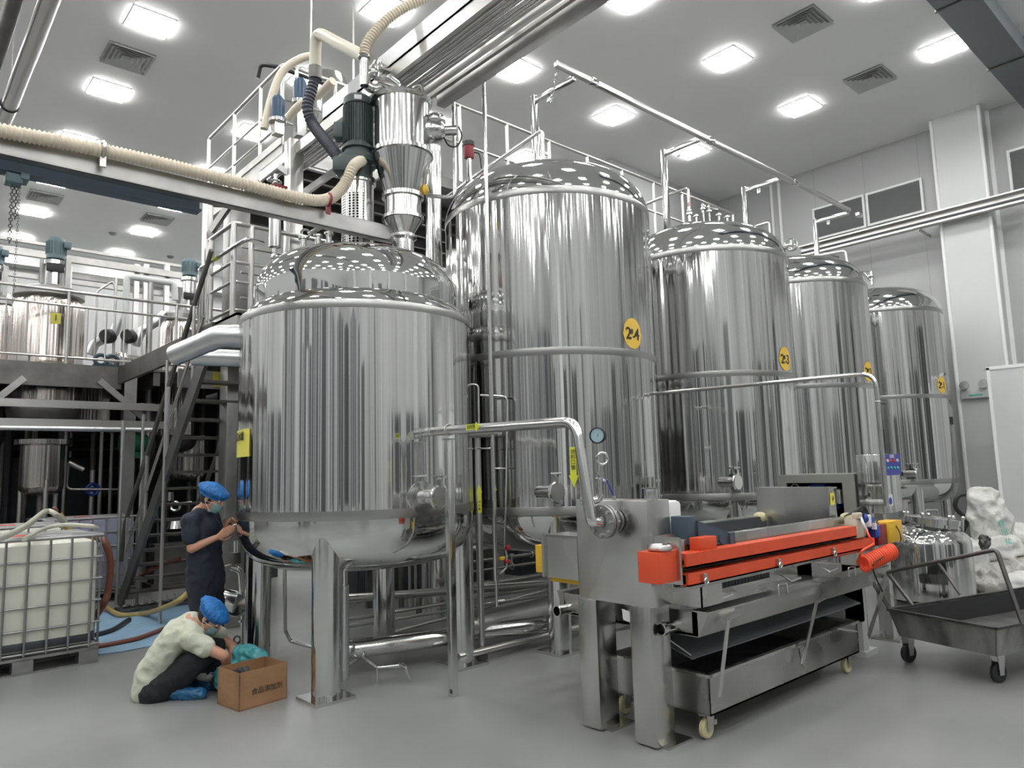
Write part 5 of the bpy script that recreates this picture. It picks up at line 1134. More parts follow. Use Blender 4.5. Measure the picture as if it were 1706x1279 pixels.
# platform mixers (tanks with motors on top)
def mixer(cx_px, base_c, rpx, ylid, ybot_z, lab, motor_px, sign=False, name='platform_mixer'):
    c = Pf(cx_px, ylid, base_c); c2 = (c.x, c.y); r = (Pf(cx_px+rpx, ylid, c2)-c).length; zl = c.z
    g = thing(name, (*c2, 0), lab, 'tank')
    MB().lathe([(r*1.02, ybot_z), (r*1.02, zl-.28), (r*.93, zl-.17), (r*.85, zl-.1)], (*c2, 0), seg=56).build('shell', 'tank_far', g)
    MB().lathe([(r*1.02, ybot_z)]+[(q_*1.02, ybot_z+z_) for q_, z_ in dish(r, .3, flip=True)[1:]], (*c2, 0), seg=48).build('dished_bottom', 'darkbeam', g)
    f = MB().lathe([(r*.85, zl-.1), (r*1.0, zl-.09), (r*1.0, zl-.05), (r*1.0, zl-.03), (r*1.0, zl+.01), (r*.5, zl+.10), (0, zl+.13)], (*c2, 0), seg=48); f.build('bolted_lid', 'beam', g)
    ml, mt_, mb_ = motor_px; zt2 = Pf(ml, mt_, c2).z; zb2 = Pf(ml, mb_, c2).z; mr_ = .13
    mc = Pf(ml, mb_, c2); f = MB().lathe([(.1, zl+.1), (.12, zl+.12), (.12, zb2-.12), (.16, zb2-.1), (.16, zb2-.04), (.08, zb2)], (mc.x, mc.y, 0), seg=28); f.build('lantern', 'tube', g)
    f = MB().lathe([(0, zb2-.02), (mr_, zb2), (mr_, zt2-.06), (mr_*.8, zt2), (0, zt2)], (mc.x, mc.y, 0), seg=24)
    for k in range(20): a = 2*pi*k/20; f.box((mc.x+mr_*cos(a), mc.y+mr_*sin(a), (zb2+zt2)/2), (.03, .008, (zt2-zb2)*.6), Matrix.Rotation(a, 3, 'Z'))
    f.box((mc.x+.13, mc.y-.1, zt2-.12), (.1, .1, .1), bev=.01); f.build('motor', 'motor_far', g)
    MB().box((mc.x-.02, mc.y-.12, zl+.38), (.24, .04, .13), bev=.01).build('black_guard', 'black', g)
    for s in (-1, 1): q = V((mc.x, mc.y, 0))+rt*.2*s; MB().mm((q.x-.035, q.y-.035, zl+.02), (q.x+.035, q.y+.035, zl+.55)).build('frame_upright', 'beam', g, smooth=0)
    for k in range(4): a = pi/4+pi/2*k; q = (c2[0]+r*1.05*cos(a), c2[1]+r*1.05*sin(a)); MB().mm((q[0]-.06, q[1]-.06, ZL_), (q[0]+.06, q[1]+.06, ZL_+.16)).build('lug', 'rail', g)
    if sign:
        q = Pc(93, 530, c2, r*1.03); n_ = V((q.x-c2[0], q.y-c2[1], 0)).normalized(); s_ = MB().box(q, (.01, .13, .16), Matrix.Rotation(atan2(n_.y, n_.x), 3, 'Z')).build('number_plate', 'label_yellow', g, smooth=0)
        text('number', '1', .13, q+n_*.008, V((0, 0, 1)).cross(n_), (0, 0, 1), 'ink', s_, .001)
    return g
mixer(83, (1.15, 13.0), 59, 488, 2.8, 'warm-toned mixer tank numbered 1 poking through the lower platform', (93, 397, 432), True)
mixer(300, (3.9, 14.0), 34, 528, 2.5, 'smaller mixer tank behind the stair handrail, with grey-blue motor', (316, 432, 460))
mixer(5, (.2, 14.3), 24, 500, 2.6, 'mixer tank cut off by left photo edge, behind tank number 1', (-10, 410, 440))
# small vessel and pipe tangle on the platform
g = thing('dosing_vessel', Pf(205, 600, (2.3, 12.9)), 'small domed dosing vessel on the lower platform beside white pipe', 'vessel')
c = Pf(200, 600, (2.3, 12.9)); MB().lathe([(.16, ZL_), (.16, ZL_+.22), (.1, ZL_+.3), (0, ZL_+.33)], (c.x, c.y, 0), seg=28).build('body', 'tank_far', g)
g = thing('dosing_vessel', Pf(240, 600, (2.7, 13.0)), 'lying white-lidded dosing vessel on the lower platform left of stair rail', 'vessel')
c = Pf(235, 598, (2.7, 13.0)); MB().tube([(c.x-.25, c.y, ZL_+.16), (c.x+.3, c.y, ZL_+.16)], .14, 24).build('body', 'tube', g)
for (p, r_, m_, lab) in (([(206, 610), (208, 460), (290, 472), (292, 500)], .055, 'white_paint', 'white bent pipe standing on the lower platform between mixers'),
        ([(188, 612), (186, 462)], .022, 'rail', 'thin upright pipe on the lower platform left of the white pipe'), ([(157, 605), (160, 485), (188, 468), (192, 480)], .016, 'rail', 'thin gooseneck pipe on the lower platform'),
        ([(247, 605), (246, 470)], .05, 'beam', 'square-looking upright on the lower platform between the mixers')):
    c_ = (2.4, 13.6); P = [Pf(x, y, c_) for x, y in p]; P[0].z = ZL_
    P[1] = V((P[0].x, P[0].y, P[1].z)); g2 = thing('platform_pipe', P[0], lab, 'pipe'); MB().tube(P, r_, 14, bend=.08).build('tube', m_, g2)
g = thing('butterfly_valve', Pf(170, 590, (2.0, 12.6)), 'dark blue-handled butterfly valves on the lower platform floor', 'valve')
c = Pf(168, 596, (2.0, 12.6)); f = MB()
for k in range(2): f.torus((c.x+.16*k, c.y, ZL_+.13), (0, 1, 0), .08, .03, 20, 8)
f.mm((c.x-.1, c.y-.05, ZL_), (c.x+.3, c.y+.05, ZL_+.06)); f.build('valve_body', 'bluegrey', g)
g = thing('elbow_duct', Pf(205, 560, (2.5, 13.4)), 'lagged silver elbow ducts behind the platform railing', 'duct')
for P in ([(150, 590), (158, 572), (190, 555), (200, 530)], [(225, 575), (235, 552), (262, 535), (275, 522)]):
    c_ = (2.5, 13.8); MB().tube([Pf(x, y, c_) for x, y in P], .08, 18, bend=.1).build('lagging', 'alu', g)
c_ = (2.6, 13.5)
for (x, y) in ((180, 560), (215, 560)): MB().lathe([(0, -.1), (.1, -.1), (.13, 0), (.1, .1), (0, .1)], Pf(x, y, c_), tw, 18).build('black_flange', 'black', g)
# light steelwork beyond (wall frames)
for k, (p0, p1, w_) in enumerate((((-40, 420), (330, 452), .14), ((-40, 443), (290, 495), .10), ((110, 452), (210, 475), .12), ((-40, 402), (330, 436), .06))):
    a, b = Py(*p0, 17.2+.3*k), Py(*p1, 17.2+.3*k); zz = (a.z+b.z)/2
    tag(MB().mm((a.x, 17.2+.3*k, zz-w_/2), (b.x, 17.3+.3*k, zz+w_/2)).build('wall_beam', 'beam', smooth=0), 'horizontal frame beam far behind the mixers, %s' % ('second from top', 'lowest one', 'short middle one', 'topmost one')[k], 'beam')
for k, px_ in enumerate((-5, 66, 110, 224, 240, 275)):
    a = Py(px_, 560, 17.35); tag(MB().mm((a.x-.05, 17.3, 0), (a.x+.05, 17.4, Py(px_, 440, 17.35).z)).build('steel_upright', 'rail', smooth=0), 'slim far upright behind the mixers, %s from the left' % ORD[k].replace('nearest', 'first'), 'post')
# horizontal members below the platform edge
for (p0, p1, h_, m_, lab) in (((0, 668), (330, 682), .11, 'rail', 'upper of two flat steel bars below the lower platform'), ((0, 698), (330, 713), .11, 'rail', 'lower of two flat steel bars below the lower platform')):
    a, b = Py(*p0, YL-.3), Py(*p1, YL-.3); z_ = (a.z+b.z)/2; x1_ = Py(240, 680, YL-.3).x
    tag(MB().mm((-6, YL-.3, z_-h_/2), (x1_+.4, YL-.24, z_+h_/2)).build('flat_bar', m_, smooth=0), lab, 'beam')
a = Py(100, 714, YL-.45); tag(MB().tube([(-6, YL-.45, a.z), (Py(262, 716, YL-.45).x, YL-.45, a.z)], .035, 16).build('silver_pipe', 'alu'), 'bright silver horizontal pipe under the two flat bars', 'pipe')
for (p0, p1, lab) in (((165, 640), (242, 698), 'diagonal strut under the lower platform, sloping down right'), ((40, 636), (-10, 668), 'diagonal strut under the lower platform at left, sloping down left')):
    a, b = Py(*p0, YL-.03), Py(*p1, YL-.03); tag(MB().beam(a+UPV*.06, b, .06, .09).build('strut', 'beam', smooth=0), lab, 'brace')
struct(MB().mm((X0, 19.06, 0), (5.4, 19.2, ZL_)).mm((5.27, 12.2, 0), (5.4, 19.06, ZL_)).build('shade_backdrop', mat('platform_shade', (.035, .036, .038), .6), smooth=0))  # dark sheets added to stand for the shade under the platform
# vessels and machinery in the shade below the platform
def shade_vessel(cx_, c, rpx, yt, yb_, lab):
    a = Pf(cx_, yt, c); c2 = (a.x, a.y); r = (Pf(cx_+rpx, yt, c2)-a).length; zb_ = Pf(cx_, yb_, c2).z
    g = thing('hanging_vessel', (*c2, 0), lab, 'vessel')
    MB().lathe([(r*1.25, a.z+.02), (r*1.25, a.z-.05), (r, a.z-.07), (r, zb_+.12)]+[(q, zb_+.12+z) for q, z in dish(r, .15, flip=True)[1:]], (*c2, 0), seg=48).build('body', 'tank_far', g)
    MB().tube([(*c2, 0.3), (*c2, zb_+.05)], .05, 14).box((*c2, .35), (.2, .14, .12), bev=.02).build('outlet', 'darkbeam', g)
    for k in range(3): an = .6+2.1*k; MB().tube([(c2[0]+r*.9*cos(an), c2[1]+r*.9*sin(an), 0), (c2[0]+r*.9*cos(an), c2[1]+r*.9*sin(an), zb_+.2)], .035, 12).build('leg', 'rail', g)
shade_vessel(72, (1.1, 13.0), 38, 735, 822, 'copper-toned vessel hanging in the shade under the lower platform')
shade_vessel(318, (4.6, 14.2), 40, 730, 800, 'shaded vessel seen between the stair treads')
shade_vessel(160, (2.6, 15.0), 50, 640, 720, 'dim vessel in the shade right of the copper-toned one')
rr_ = random.Random(11)
g = thing('process_pipework', (1.5, 16, 0), 'dim tangle of vertical and horizontal pipes in the shade under the lower platform', 'pipes')
for k in range(16):
    x_, y_ = rr_.uniform(-.5, 4.9), rr_.choice([rr_.uniform(13.7, 14.3), rr_.uniform(17.7, 18.7)]); r_ = rr_.choice([.03, .045, .06])
    MB().tube([(x_, y_, 0), (x_, y_, ZL_-.03)], r_, 10).build('riser_pipe', rr_.choice(['darkbeam', 'rail', 'black', 'darkbeam']), g)
for k in range(7):
    y_ = rr_.uniform(17.7, 18.8); z_ = rr_.uniform(.5, 3.0)
    MB().tube([(-5, y_, z_), (5.1, y_, z_)], rr_.choice([.03, .05]), 10).build('header_pipe', 'darkbeam', g)
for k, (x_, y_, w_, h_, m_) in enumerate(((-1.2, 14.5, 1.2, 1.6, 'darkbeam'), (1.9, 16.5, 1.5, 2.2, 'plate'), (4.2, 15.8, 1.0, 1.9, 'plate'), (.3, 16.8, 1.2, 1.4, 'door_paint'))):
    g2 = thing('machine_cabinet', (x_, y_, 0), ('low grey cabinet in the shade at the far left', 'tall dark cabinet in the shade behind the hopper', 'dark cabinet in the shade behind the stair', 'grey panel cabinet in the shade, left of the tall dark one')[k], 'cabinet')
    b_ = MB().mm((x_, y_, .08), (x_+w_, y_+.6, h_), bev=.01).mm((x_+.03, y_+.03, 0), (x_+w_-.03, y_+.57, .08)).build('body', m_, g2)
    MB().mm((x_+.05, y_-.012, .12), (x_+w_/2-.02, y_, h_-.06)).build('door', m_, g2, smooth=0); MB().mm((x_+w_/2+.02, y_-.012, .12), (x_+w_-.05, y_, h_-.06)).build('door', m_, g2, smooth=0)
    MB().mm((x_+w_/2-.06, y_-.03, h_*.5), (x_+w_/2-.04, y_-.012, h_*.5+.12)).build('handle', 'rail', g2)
g = thing('transfer_pump', Pf(100, 830, (1.6, 12.5)), 'small pump with blue wheel standing under the lower platform', 'pump')
q = Pf(153, 815, (2.3, 13.6)); f = MB().tube([(q.x, q.y, 0), (q.x, q.y, 1.9)], .04, 14); f.build('riser', 'rail', g)
MB().torus((q.x, q.y-.05, q.z), (0, 1, 0), .09, .025, 20, 8).box((q.x, q.y, q.z), (.12, .12, .08), bev=.02).build('blue_wheel', 'blue', g)
f = MB().tube([Pf(114, 770, (1.9, 13.4)), Pf(140, 782, (2.0, 13.4))], .045, 14).tube([Pf(114, 772, (1.9, 13.4)), Pf(110, 815, (1.9, 13.4)), Pf(200, 815, (2.4, 13.4)), Pf(215, 800, (2.5, 13.2))], .02, 10, bend=.1); f.build('side_arm', 'rail', g)
g = thing('green_pump', Pf(225, 735, (2.9, 13.0)), 'green painted motor half hidden behind the stair handrails', 'motor')
q = Pf(222, 738, (2.9, 13.2)); MB().lathe([(0, -.2), (.14, -.2), (.16, 0), (.14, .2), (0, .2)], q, (1, 0, 0), 22).box((q.x, q.y, q.z-.2), (.3, .2, .1)).build('body', mat('green_paint', (.01, .16, .07), .5), g)
MB().tube([(q.x, q.y, 0), (q.x, q.y, q.z-.2)], .05, 12).build('stand', 'darkbeam', g)
# ------------------------------------------------------------------ IBC totes
def tote(x1, y0, lab, m, lvl=0, L=1.2, W=1.0, H=1.21, rz=0):
    g = thing('ibc_tote', (0, 0, 0), lab, 'tank')
    zb_ = .16
    f = MB().box((-L/2, W/2, (zb_+.02+H-.06)/2), (L-.05, W-.05, H-.08-zb_), bev=.06); bt = f.build('bottle', m, g)
    if lvl:
        MB().box((-L/2, W/2, zb_+.03+lvl/2), (L-.044, W-.044, lvl), bev=.05).build('liquid_level', 'liquid', bt)
    MB().lathe([(0, 0), (.11, 0), (.11, .05), (0, .05)], (-L/2, W/2, H-.055), seg=24).build('screw_cap', 'red_ink', bt)
    f = MB(); r = .011
    for z_ in [zb_+.02+(H-.02-zb_-.02)*k/5 for k in range(6)]:
        f.tube([(-L, 0, z_), (0, 0, z_), (0, W, z_), (-L, W, z_), (-L, 0, z_)], r if z_ < H-.05 else .016, 8)
    for k in range(7):
        x_ = -L+L*(k+.5)/7; f.tube([(x_, -.006, zb_), (x_, -.006, H-.02)], r, 8); f.tube([(x_, W+.006, zb_), (x_, W+.006, H-.02)], r, 8)
    for k in range(6):
        y_ = W*(k+.5)/6; f.tube([(.006, y_, zb_), (.006, y_, H-.02)], r, 8); f.tube([(-L-.006, y_, zb_), (-L-.006, y_, H-.02)], r, 8)
    f.tube([(-L, .33*W, H-.02), (0, .33*W, H-.02)], .014, 8).tube([(-L, .66*W, H-.02), (0, .66*W, H-.02)], .014, 8)
    f.build('cage', 'galv', g)
    f = MB().mm((-L, 0, zb_-.035), (0, W, zb_-.01)); 
    for x_ in (-L, -L/2-.08, -.16):
        for y_ in (0, W/2-.08, W-.16): f.mm((x_, y_, .015), (x_+.16, y_+.16, zb_-.03))
    for y_ in (0, W/2-.04, W-.08): f.mm((-L, y_, 0), (0, y_+.08, .018))
    f.build('pallet', 'galv', g, smooth=0)
    g.location = (x1, y0, 0); g.rotation_euler = (0, 0, rz); return g
tp = Pz(163, 1103)
tote(tp.x, tp.y, 'nearest white IBC tote in a wire cage, dark liquid at its bottom', 'tote', .13)
q = Pz(140, 862, 1.21); tote(1.92, 10.35, 'white IBC tote behind the nearest one, hose lying across its lid', 'tote')
tote(3.05, 11.75, 'dark grey-filled IBC tote behind the stair foot', 'tote_dark', rz=.05)
tote(.3, 11.9, 'white IBC tote at the far left behind the others', 'tote')
# hoses on and around the totes
def bighose(name, pts, r, m, lab, n=8):
    g = thing(name, pts[0], lab, 'hose'); MB().tube(spline(pts, n), r, 12).build('tube', m, g); return g
bighose('fill_hose', [Pz(-20, 905, 1.26), Pz(40, 878, 1.3), Pf(75, 852, (1.4, 9.3)), Pf(92, 856, (1.4, 9.3)), Pf(110, 872, (1.5, 9.4))], .028, 'hose_clear', 'pale hose arching over the nearest IBC tote lid')
g = thing('yellow_hose_end', Pf(105, 865, (1.5, 9.4)), 'yellow hose end with a brown clamp above the totes', 'hose')
MB().tube([Pf(98, 856, (1.5, 9.4)), Pf(118, 886, (1.5, 9.4))], .035, 14).build('tube', 'hose_yel', g); MB().torus(Pf(92, 850, (1.5, 9.4)), (1, .3, .5), .035, .014, 18, 6).build('clamp', 'hose_red', g)
bighose('tote_hose', [Pz(40, 898, 1.23), Pz(75, 880, 1.26), Pz(110, 874, 1.28), Pz(150, 876, 1.27), Pz(162, 880, 1.24)], .02, 'hose_clear', 'second pale hose lying on the nearest IBC tote')
bighose('brown_hose', [V((1.8, 8.75, 1.1)), Pf(172, 900, (1.86, 8.5)), Pf(184, 935, (1.86, 8.5)), Pf(180, 985, (1.86, 8.5)), Pf(170, 1010, (1.86, 8.5)), V((1.82, 8.9, .12))], .034, 'hose_red', 'thick brown-red hose looping down beside the nearest tote')
bighose('yellow_hose', [Pz(178, 1012, .05), Pz(200, 1024, .04), Pz(240, 1022, .04), Pf(290, 1005, (3.0, 8.7)), Pf(320, 980, (3.2, 8.6)), Pf(345, 950, (3.3, 8.3))], .032, 'hose_yel', 'yellow translucent hose sagging across to the standing worker')
bighose('brown_hose', [Pz(165, 985, .06), Pz(210, 975, .05), Pf(240, 955, (3.2, 10.8)), Pf(270, 940, (3.4, 10.6)), Pf(300, 930, (3.5, 10.4))], .028, 'hose_red', 'thinner red-brown hose running up behind the stair stringer')
bighose('dark_hose', [Pz(160, 1058, .03), Pz(190, 1048, .03), Pz(215, 1032, .03)], .03, 'black', 'short dark hose lying on the blue tarp')
bighose('floor_hose', [Pz(160, 1077, .03), Pz(200, 1070, .03), Pz(240, 1060, .03), Pz(300, 1035, .03), Pz(330, 1015, .03)], .027, 'hose_red', 'brown to clear hose lying along front edge of the blue tarp')
# blue tarp on the floor
P = [Pz(150, 1093), Pz(205, 1086), Pz(300, 1068), Pz(352, 1060), Pz(360, 1010), Pz(290, 1003), Pz(160, 1024)]
f = MB(); f.slab([p+UPV*.003 for p in P], (0, 0, .008)); tag(f.build('floor_tarp', 'tarp', smooth=0), 'light blue plastic tarp spread on floor between totes and workers', 'tarp')
# pan of fittings by the stair foot and stand behind worker
g = thing('fittings_tray', Pz(260, 1010), 'low dark tray of small valves and fittings on the floor', 'tray')
a = Pz(265, 1012); MB().mm((a.x-.5, a.y-.15, 0.012), (a.x+.5, a.y+.2, .05)).build('tray', 'grime', g, smooth=0)
for k in range(9):
    x_ = a.x-.45+.1*k; f = MB().tube([(x_, a.y, .07), (x_+.08, a.y+.03, .08)], .022, 10).tube([(x_+.04, a.y, .07), (x_+.04, a.y, .16)], .012, 8); f.build('fitting', 'rail', g)
g = thing('transfer_skid', Pf(295, 900, (4.0, 10.0)), 'dim steel pump skid with domed housings behind the stair treads', 'pump')
K2 = (4.7, 12.1)
f = MB().lathe([(0, 0), (.13, 0), (.1, .12), (.04, .17), (0, .17)], Pf(292, 880, K2), (0, 0, 1), 22).torus(Pf(292, 843, K2), tw, .07, .025, 20, 8).tube([Pf(262, 842, K2), Pf(264, 905, K2)], .018, 8).tube([Pf(262, 842, K2), Pf(320, 836, K2)], .02, 8).tube([Pf(276, 918, K2), Pf(315, 912, K2)], .035, 12); f.build('pipework', 'tube', g)
a_ = Pf(292, 925, K2); f = MB().mm((a_.x-.4, a_.y-.2, 0), (a_.x+.5, a_.y+.3, .1)).mm((a_.x-.35, a_.y-.15, .1), (a_.x+.4, a_.y+.2, a_.z+.2)); f.build('frame', 'darkbeam', g, smooth=0)
f = MB().lathe([(0, 0), (.07, 0), (.07, .14), (0, .14)], Pf(262, 835, K2), seg=18).lathe([(0, 0), (.05, 0), (.05, .14), (0, .14)], Pf(284, 834, K2), seg=18); f.build('filter_cups', 'tube', g)
# ------------------------------------------------------------------ right side: drum, grimy cart, sacks, poles
g = thing('lidded_drum', (9.3, 3.35, 0), 'squat round steel vessel with a clamped lid behind the press', 'vessel')
dc = Pz(1537, 1012); fw = 8.6; d0 = ray(1537, 900); dpt = EYEP+d0*(fw/d0.dot(_F)); D = (dpt.x, dpt.y)
r_ = .50; zs = Pf(1537, 895, D).z; zt = Pf(1545, 862, D).z
MB().lathe([(r_, .1), (r_, zs-.04), (r_-.02, zs+.02), (r_*.8, zs+.1), (r_*.5, zs+.16), (.25, zs+.18)], (*D, 0), seg=64).lathe([(0, .06), (r_*.8, .06), (r_, .12)], (*D, 0), seg=48).build('shell', 'tank', g)
for a in (.3, 2.4, 4.5): MB().tube([(D[0]+.38*cos(a), D[1]+.38*sin(a), 0), (D[0]+.38*cos(a), D[1]+.38*sin(a), .12)], .03, 10).build('foot', 'rail', g)
lc = Pf(1553, 868, D); ax_ = (UPV+rt*.12).normalized()
f = MB().lathe([(.27, -.16), (.27, -.03), (.30, -.03), (.30, 0), (.30, .03), (.2, .06), (0, .075)], lc, ax_, 44); ld = f.build('lid', 'tube', g)
for k in range(7):
    a = 2*pi*k/7; u_ = ax_.cross(V((0, 1, 0))).normalized(); v_ = ax_.cross(u_); q = lc+u_*.31*cos(a)+v_*.31*sin(a)
    MB().tube([q-ax_*.08, q+ax_*.06], .014, 10).sphere(q+ax_*.07, .025, sub=2).build('lid_clamp', 'tube', ld)
q = lc+ax_*.075; MB().tube([q-rt*.07, q-rt*.07+UPV*.06, q+rt*.07+UPV*.06, q+rt*.07], .008, 8, bend=.02).build('lid_handle', 'tube', ld)
q = Pf(1505, 835, D); MB().tube([Pf(1505, 862, D), q], .045, 18).lathe([(0, 0), (.07, 0), (.07, .02), (0, .02)], q, seg=20).build('nozzle', 'tube', g)
q = Pf(1500, 958, D)+tw*.47; MB().lathe([(0, 0), (.03, 0), (.03, .04), (0, .04)], q, tw, 16).build('drain_plug', 'tube', g)
# grimy cart
cA, cB = Pz(1515, 1103), Pz(1665, 1137)
A = V((6.50, 2.60, 0)); B = V((6.25, 1.75, 0)); e = (B-A).normalized(); n_ = V((-e.y, e.x, 0)); n_ = n_ if n_.x > 0 else -n_
g = thing('grimy_cart', (A+B)/2+n_*1, 'low black-stained wheeled tray cart with tube handle at the right', 'cart')
L_ = 2.3; zb_, zt_ = .235, .45; e0, e1 = A, B
tf = .05
bot = [A+e*tf+n_*tf, B-e*tf+n_*tf, B-e*tf+n_*(L_-tf), A+e*tf+n_*(L_-tf)]; topq = [A, B, B+n_*L_, A+n_*L_]
f = MB()
for k in range(4):
    j = (k+1) % 4; inn = (sum(topq, V())/4-(topq[k]+topq[j])/2).normalized()*.008
    f.slab([bot[k]+UPV*zb_, bot[j]+UPV*zb_, topq[j]+UPV*zt_, topq[k]+UPV*zt_], inn)
f.slab([p+UPV*zb_ for p in bot], (0, 0, .008)); f.build('tray', mat('stained_steel', (.27, .27, .25), .42, .9, var=.75, vscale=5, rvar=.1, stretch=(1, 1, .35)), g, smooth=0)
f = MB()
for k in range(4): f.beam(topq[k]+UPV*zt_, topq[(k+1) % 4]+UPV*zt_, .03, .02)
f.build('rim', 'grime', g, smooth=0)
f = MB(); ctr = (A+B)/2+n_*L_/2+UPV*(zb_+.05)
f.slab([p*.96+V(((A+B)/2+n_*L_/2))*.04+UPV*(zb_+.03) for p in bot], (0, 0, .015)); 
f.build('sludge', 'grime', g, smooth=0)
bi = [p*1.0 for p in bot]; cc_ = sum(topq, V())/4
inb = [p+(cc_-p).normalized()*.03 for p in bot]; intp = [p+(cc_-p).normalized()*.025 for p in topq]
f = MB()
for k in (0, 2, 3):
    j = (k+1) % 4; f.slab([inb[k]+UPV*(zb_+.02), inb[j]+UPV*(zb_+.02), intp[j]+UPV*(zt_-.01), intp[k]+UPV*(zt_-.01)], (0, 0, .004))
f.build('black_lining', 'black', g, smooth=0)
# sloping scoop at right
f = MB(); s0 = B-e*.05+n_*.25; f.slab([s0+UPV*(zb_+.05), s0+n_*1.9+UPV*(zb_+.05), s0+n_*1.9+UPV*.78, s0+n_*.8+UPV*.75], e*.012); f.slab([s0+n_*.3-e*.12+UPV*(zb_+.05), s0+n_*1.6-e*.25+UPV*(zb_+.05), s0+n_*1.6+UPV*.5, s0+n_*.5+UPV*.42], e*.01); f.build('scraper_board', 'grime', g, smooth=0)
# tube handle
h0 = A+n_*.35; ha, hb_, hc_ = Pf(1470, 955, tuple(h0[:2])), None, None
def onplane(x, y, p, nn):
    d = ray(x, y); return EYEP+d*((V(p)-EYEP).dot(nn)/d.dot(nn))
pn = e.copy()
pp = A+n_*.0-e*.03
H1 = onplane(1488, 952, pp+n_*1.0, n_); 
pq = (A+n_*.3)
H = [onplane(x, y, pq, n_) for x, y in ((1478, 953), (1660, 915), (1697, 978))]
MB().tube([H[0], H[1], V((H[2].x, H[2].y, zt_))], .017, 12, bend=.04).build('handle', 'darkbeam', g)
MB().tube([onplane(1563, 937, pq, n_), onplane(1600, 990, pq, n_)], .013, 10).build('handle_brace', 'darkbeam', g)
MB().tube([H[0], A+n_*.3+UPV*zt_+e*.01], .017, 12).build('handle_leg', 'darkbeam', g)
for (p) in (cA, cB, cA+n_*1.8, cB+n_*1.8):
    caster(p.x, p.y+.0, 'black', .075, g, top=zb_+.01, a=.4)
# white sacks
def blobmesh(name, segs, voxel, m, parent=None, amp=0, ns=6, smooth_it=3):
    f = MB()
    for s in segs:
        if s[0] == 'e':
            f.sphere(s[1], 1, s[2], s[3] if len(s) > 3 else None, sub=4)
        else:
            a, b, r0, r1 = s; a = V(a); b = V(b)
            f.sphere(a, r0, sub=3); f.sphere(b, r1, sub=3)
            if (b-a).length > 1e-3: f.cone(a, b, r0, r1, 20)
    me = bpy.data.meshes.new('tmp'); bmesh.ops.recalc_face_normals(f.bm, faces=f.bm.faces); f.bm.to_mesh(me); f.bm.free()
    o = bpy.data.objects.new('tmp', me); COL.objects.link(o)
    md = o.modifiers.new('r', 'REMESH'); md.mode = 'VOXEL'; md.voxel_size = voxel; md.use_smooth_shade = True
    if smooth_it: ms = o.modifiers.new('s', 'SMOOTH'); ms.factor = .6; ms.iterations = smooth_it
    dg = bpy.context.evaluated_depsgraph_get(); dg.update()
    nm = bpy.data.meshes.new_from_object(o.evaluated_get(dg)); bpy.data.objects.remove(o)
    if amp:
        n = len(nm.vertices); co = [v.co.copy() for v in nm.vertices]; no = [v.normal.copy() for v in nm.vertices]
        for i, v in enumerate(nm.vertices): v.co = co[i]+no[i]*amp*(mnoise.noise(co[i]*ns)+.5*mnoise.noise(co[i]*ns*2.3)+.6*(1-abs(mnoise.noise(co[i]*ns*1.4+V((5, 3, 1)))*2))-.4)
    nm.materials.clear(); nm.materials.append(M[m]); nm.name = name
    nm.polygons.foreach_set('use_smooth', [True]*len(nm.polygons))
    q = bpy.data.objects.new(name, nm); COL.objects.link(q)
    if parent: attach(q, parent)
    return q
def Pd(x, y, fwd, off=0):
    d = ray(x, y); return EYEP+d*(fwd/d.dot(_F))+tw*off
fw = 9.3
k_ = fw/1204
sacks = [((1652, 872), (.22, .18, .38), 0, .25, 'tallest white woven sack with teal writing, standing up on the pile', 'sack'),
 ((1610, 935), (.33, .30, .30), .05, .1, 'white sack at left of the pile, against the drum', 'sack'),
 ((1650, 912), (.30, .25, .2), .12, -.2, 'white sack lying in the middle of the pile below the tallest', 'sack'),
 ((1690, 905), (.34, .28, .26), -.1, .2, 'white sack at the right edge, behind the middle one', 'sack'),
 ((1665, 948), (.42, .3, .24), .2, .15, 'greyish clear bag in front of the sack pile', 'sack_clear'),
 ((1625, 958), (.28, .25, .18), .3, 0, 'creased pale bag low at the front left of the pile', 'sack_clear'),
 ((1658, 972), (.27, .25, .15), .45, .1, 'small white bag lowest at the front of the pile', 'sack'),
 ((1712, 950), (.36, .30, .42), -.45, 0, 'big greyish bag at the right photo edge', 'sack_clear')]
for k, (p, rad, off, tilt, lab, m_) in enumerate(sacks):
    c = Pd(*p, fw, off); R_ = Matrix.Rotation(YAW-pi/2, 3, 'Z') @ Matrix.Rotation(tilt, 3, 'Y')
    if c.z-rad[2] < 0 or k in (1, 4, 5, 6, 7): c.z = max(c.z, rad[2]+.01); 
    o = blobmesh('sack', [('e', c, rad, R_), ('e', c-UPV*rad[2]*.35, (rad[0]*1.05, rad[1]*1.05, rad[2]*.6), R_)] + ([('e', c+UPV*.2-rt*.08, (.2, .14, .3), R_)] if k == 0 else []), .02, m_, amp=.055, ns=4.5, smooth_it=2)
    tag(o, lab, 'sack', 'white sacks piled by the wall')
    if k == 0:
        for q_, ch in enumerate('食用盐'):
            pt_ = Pd(1668+6*q_, 872+15*q_, fw-.36, 0); text('writing', ch, .09, pt_, rt+UPV*.1, UPV-rt*.25, 'green_ink', o, .002)
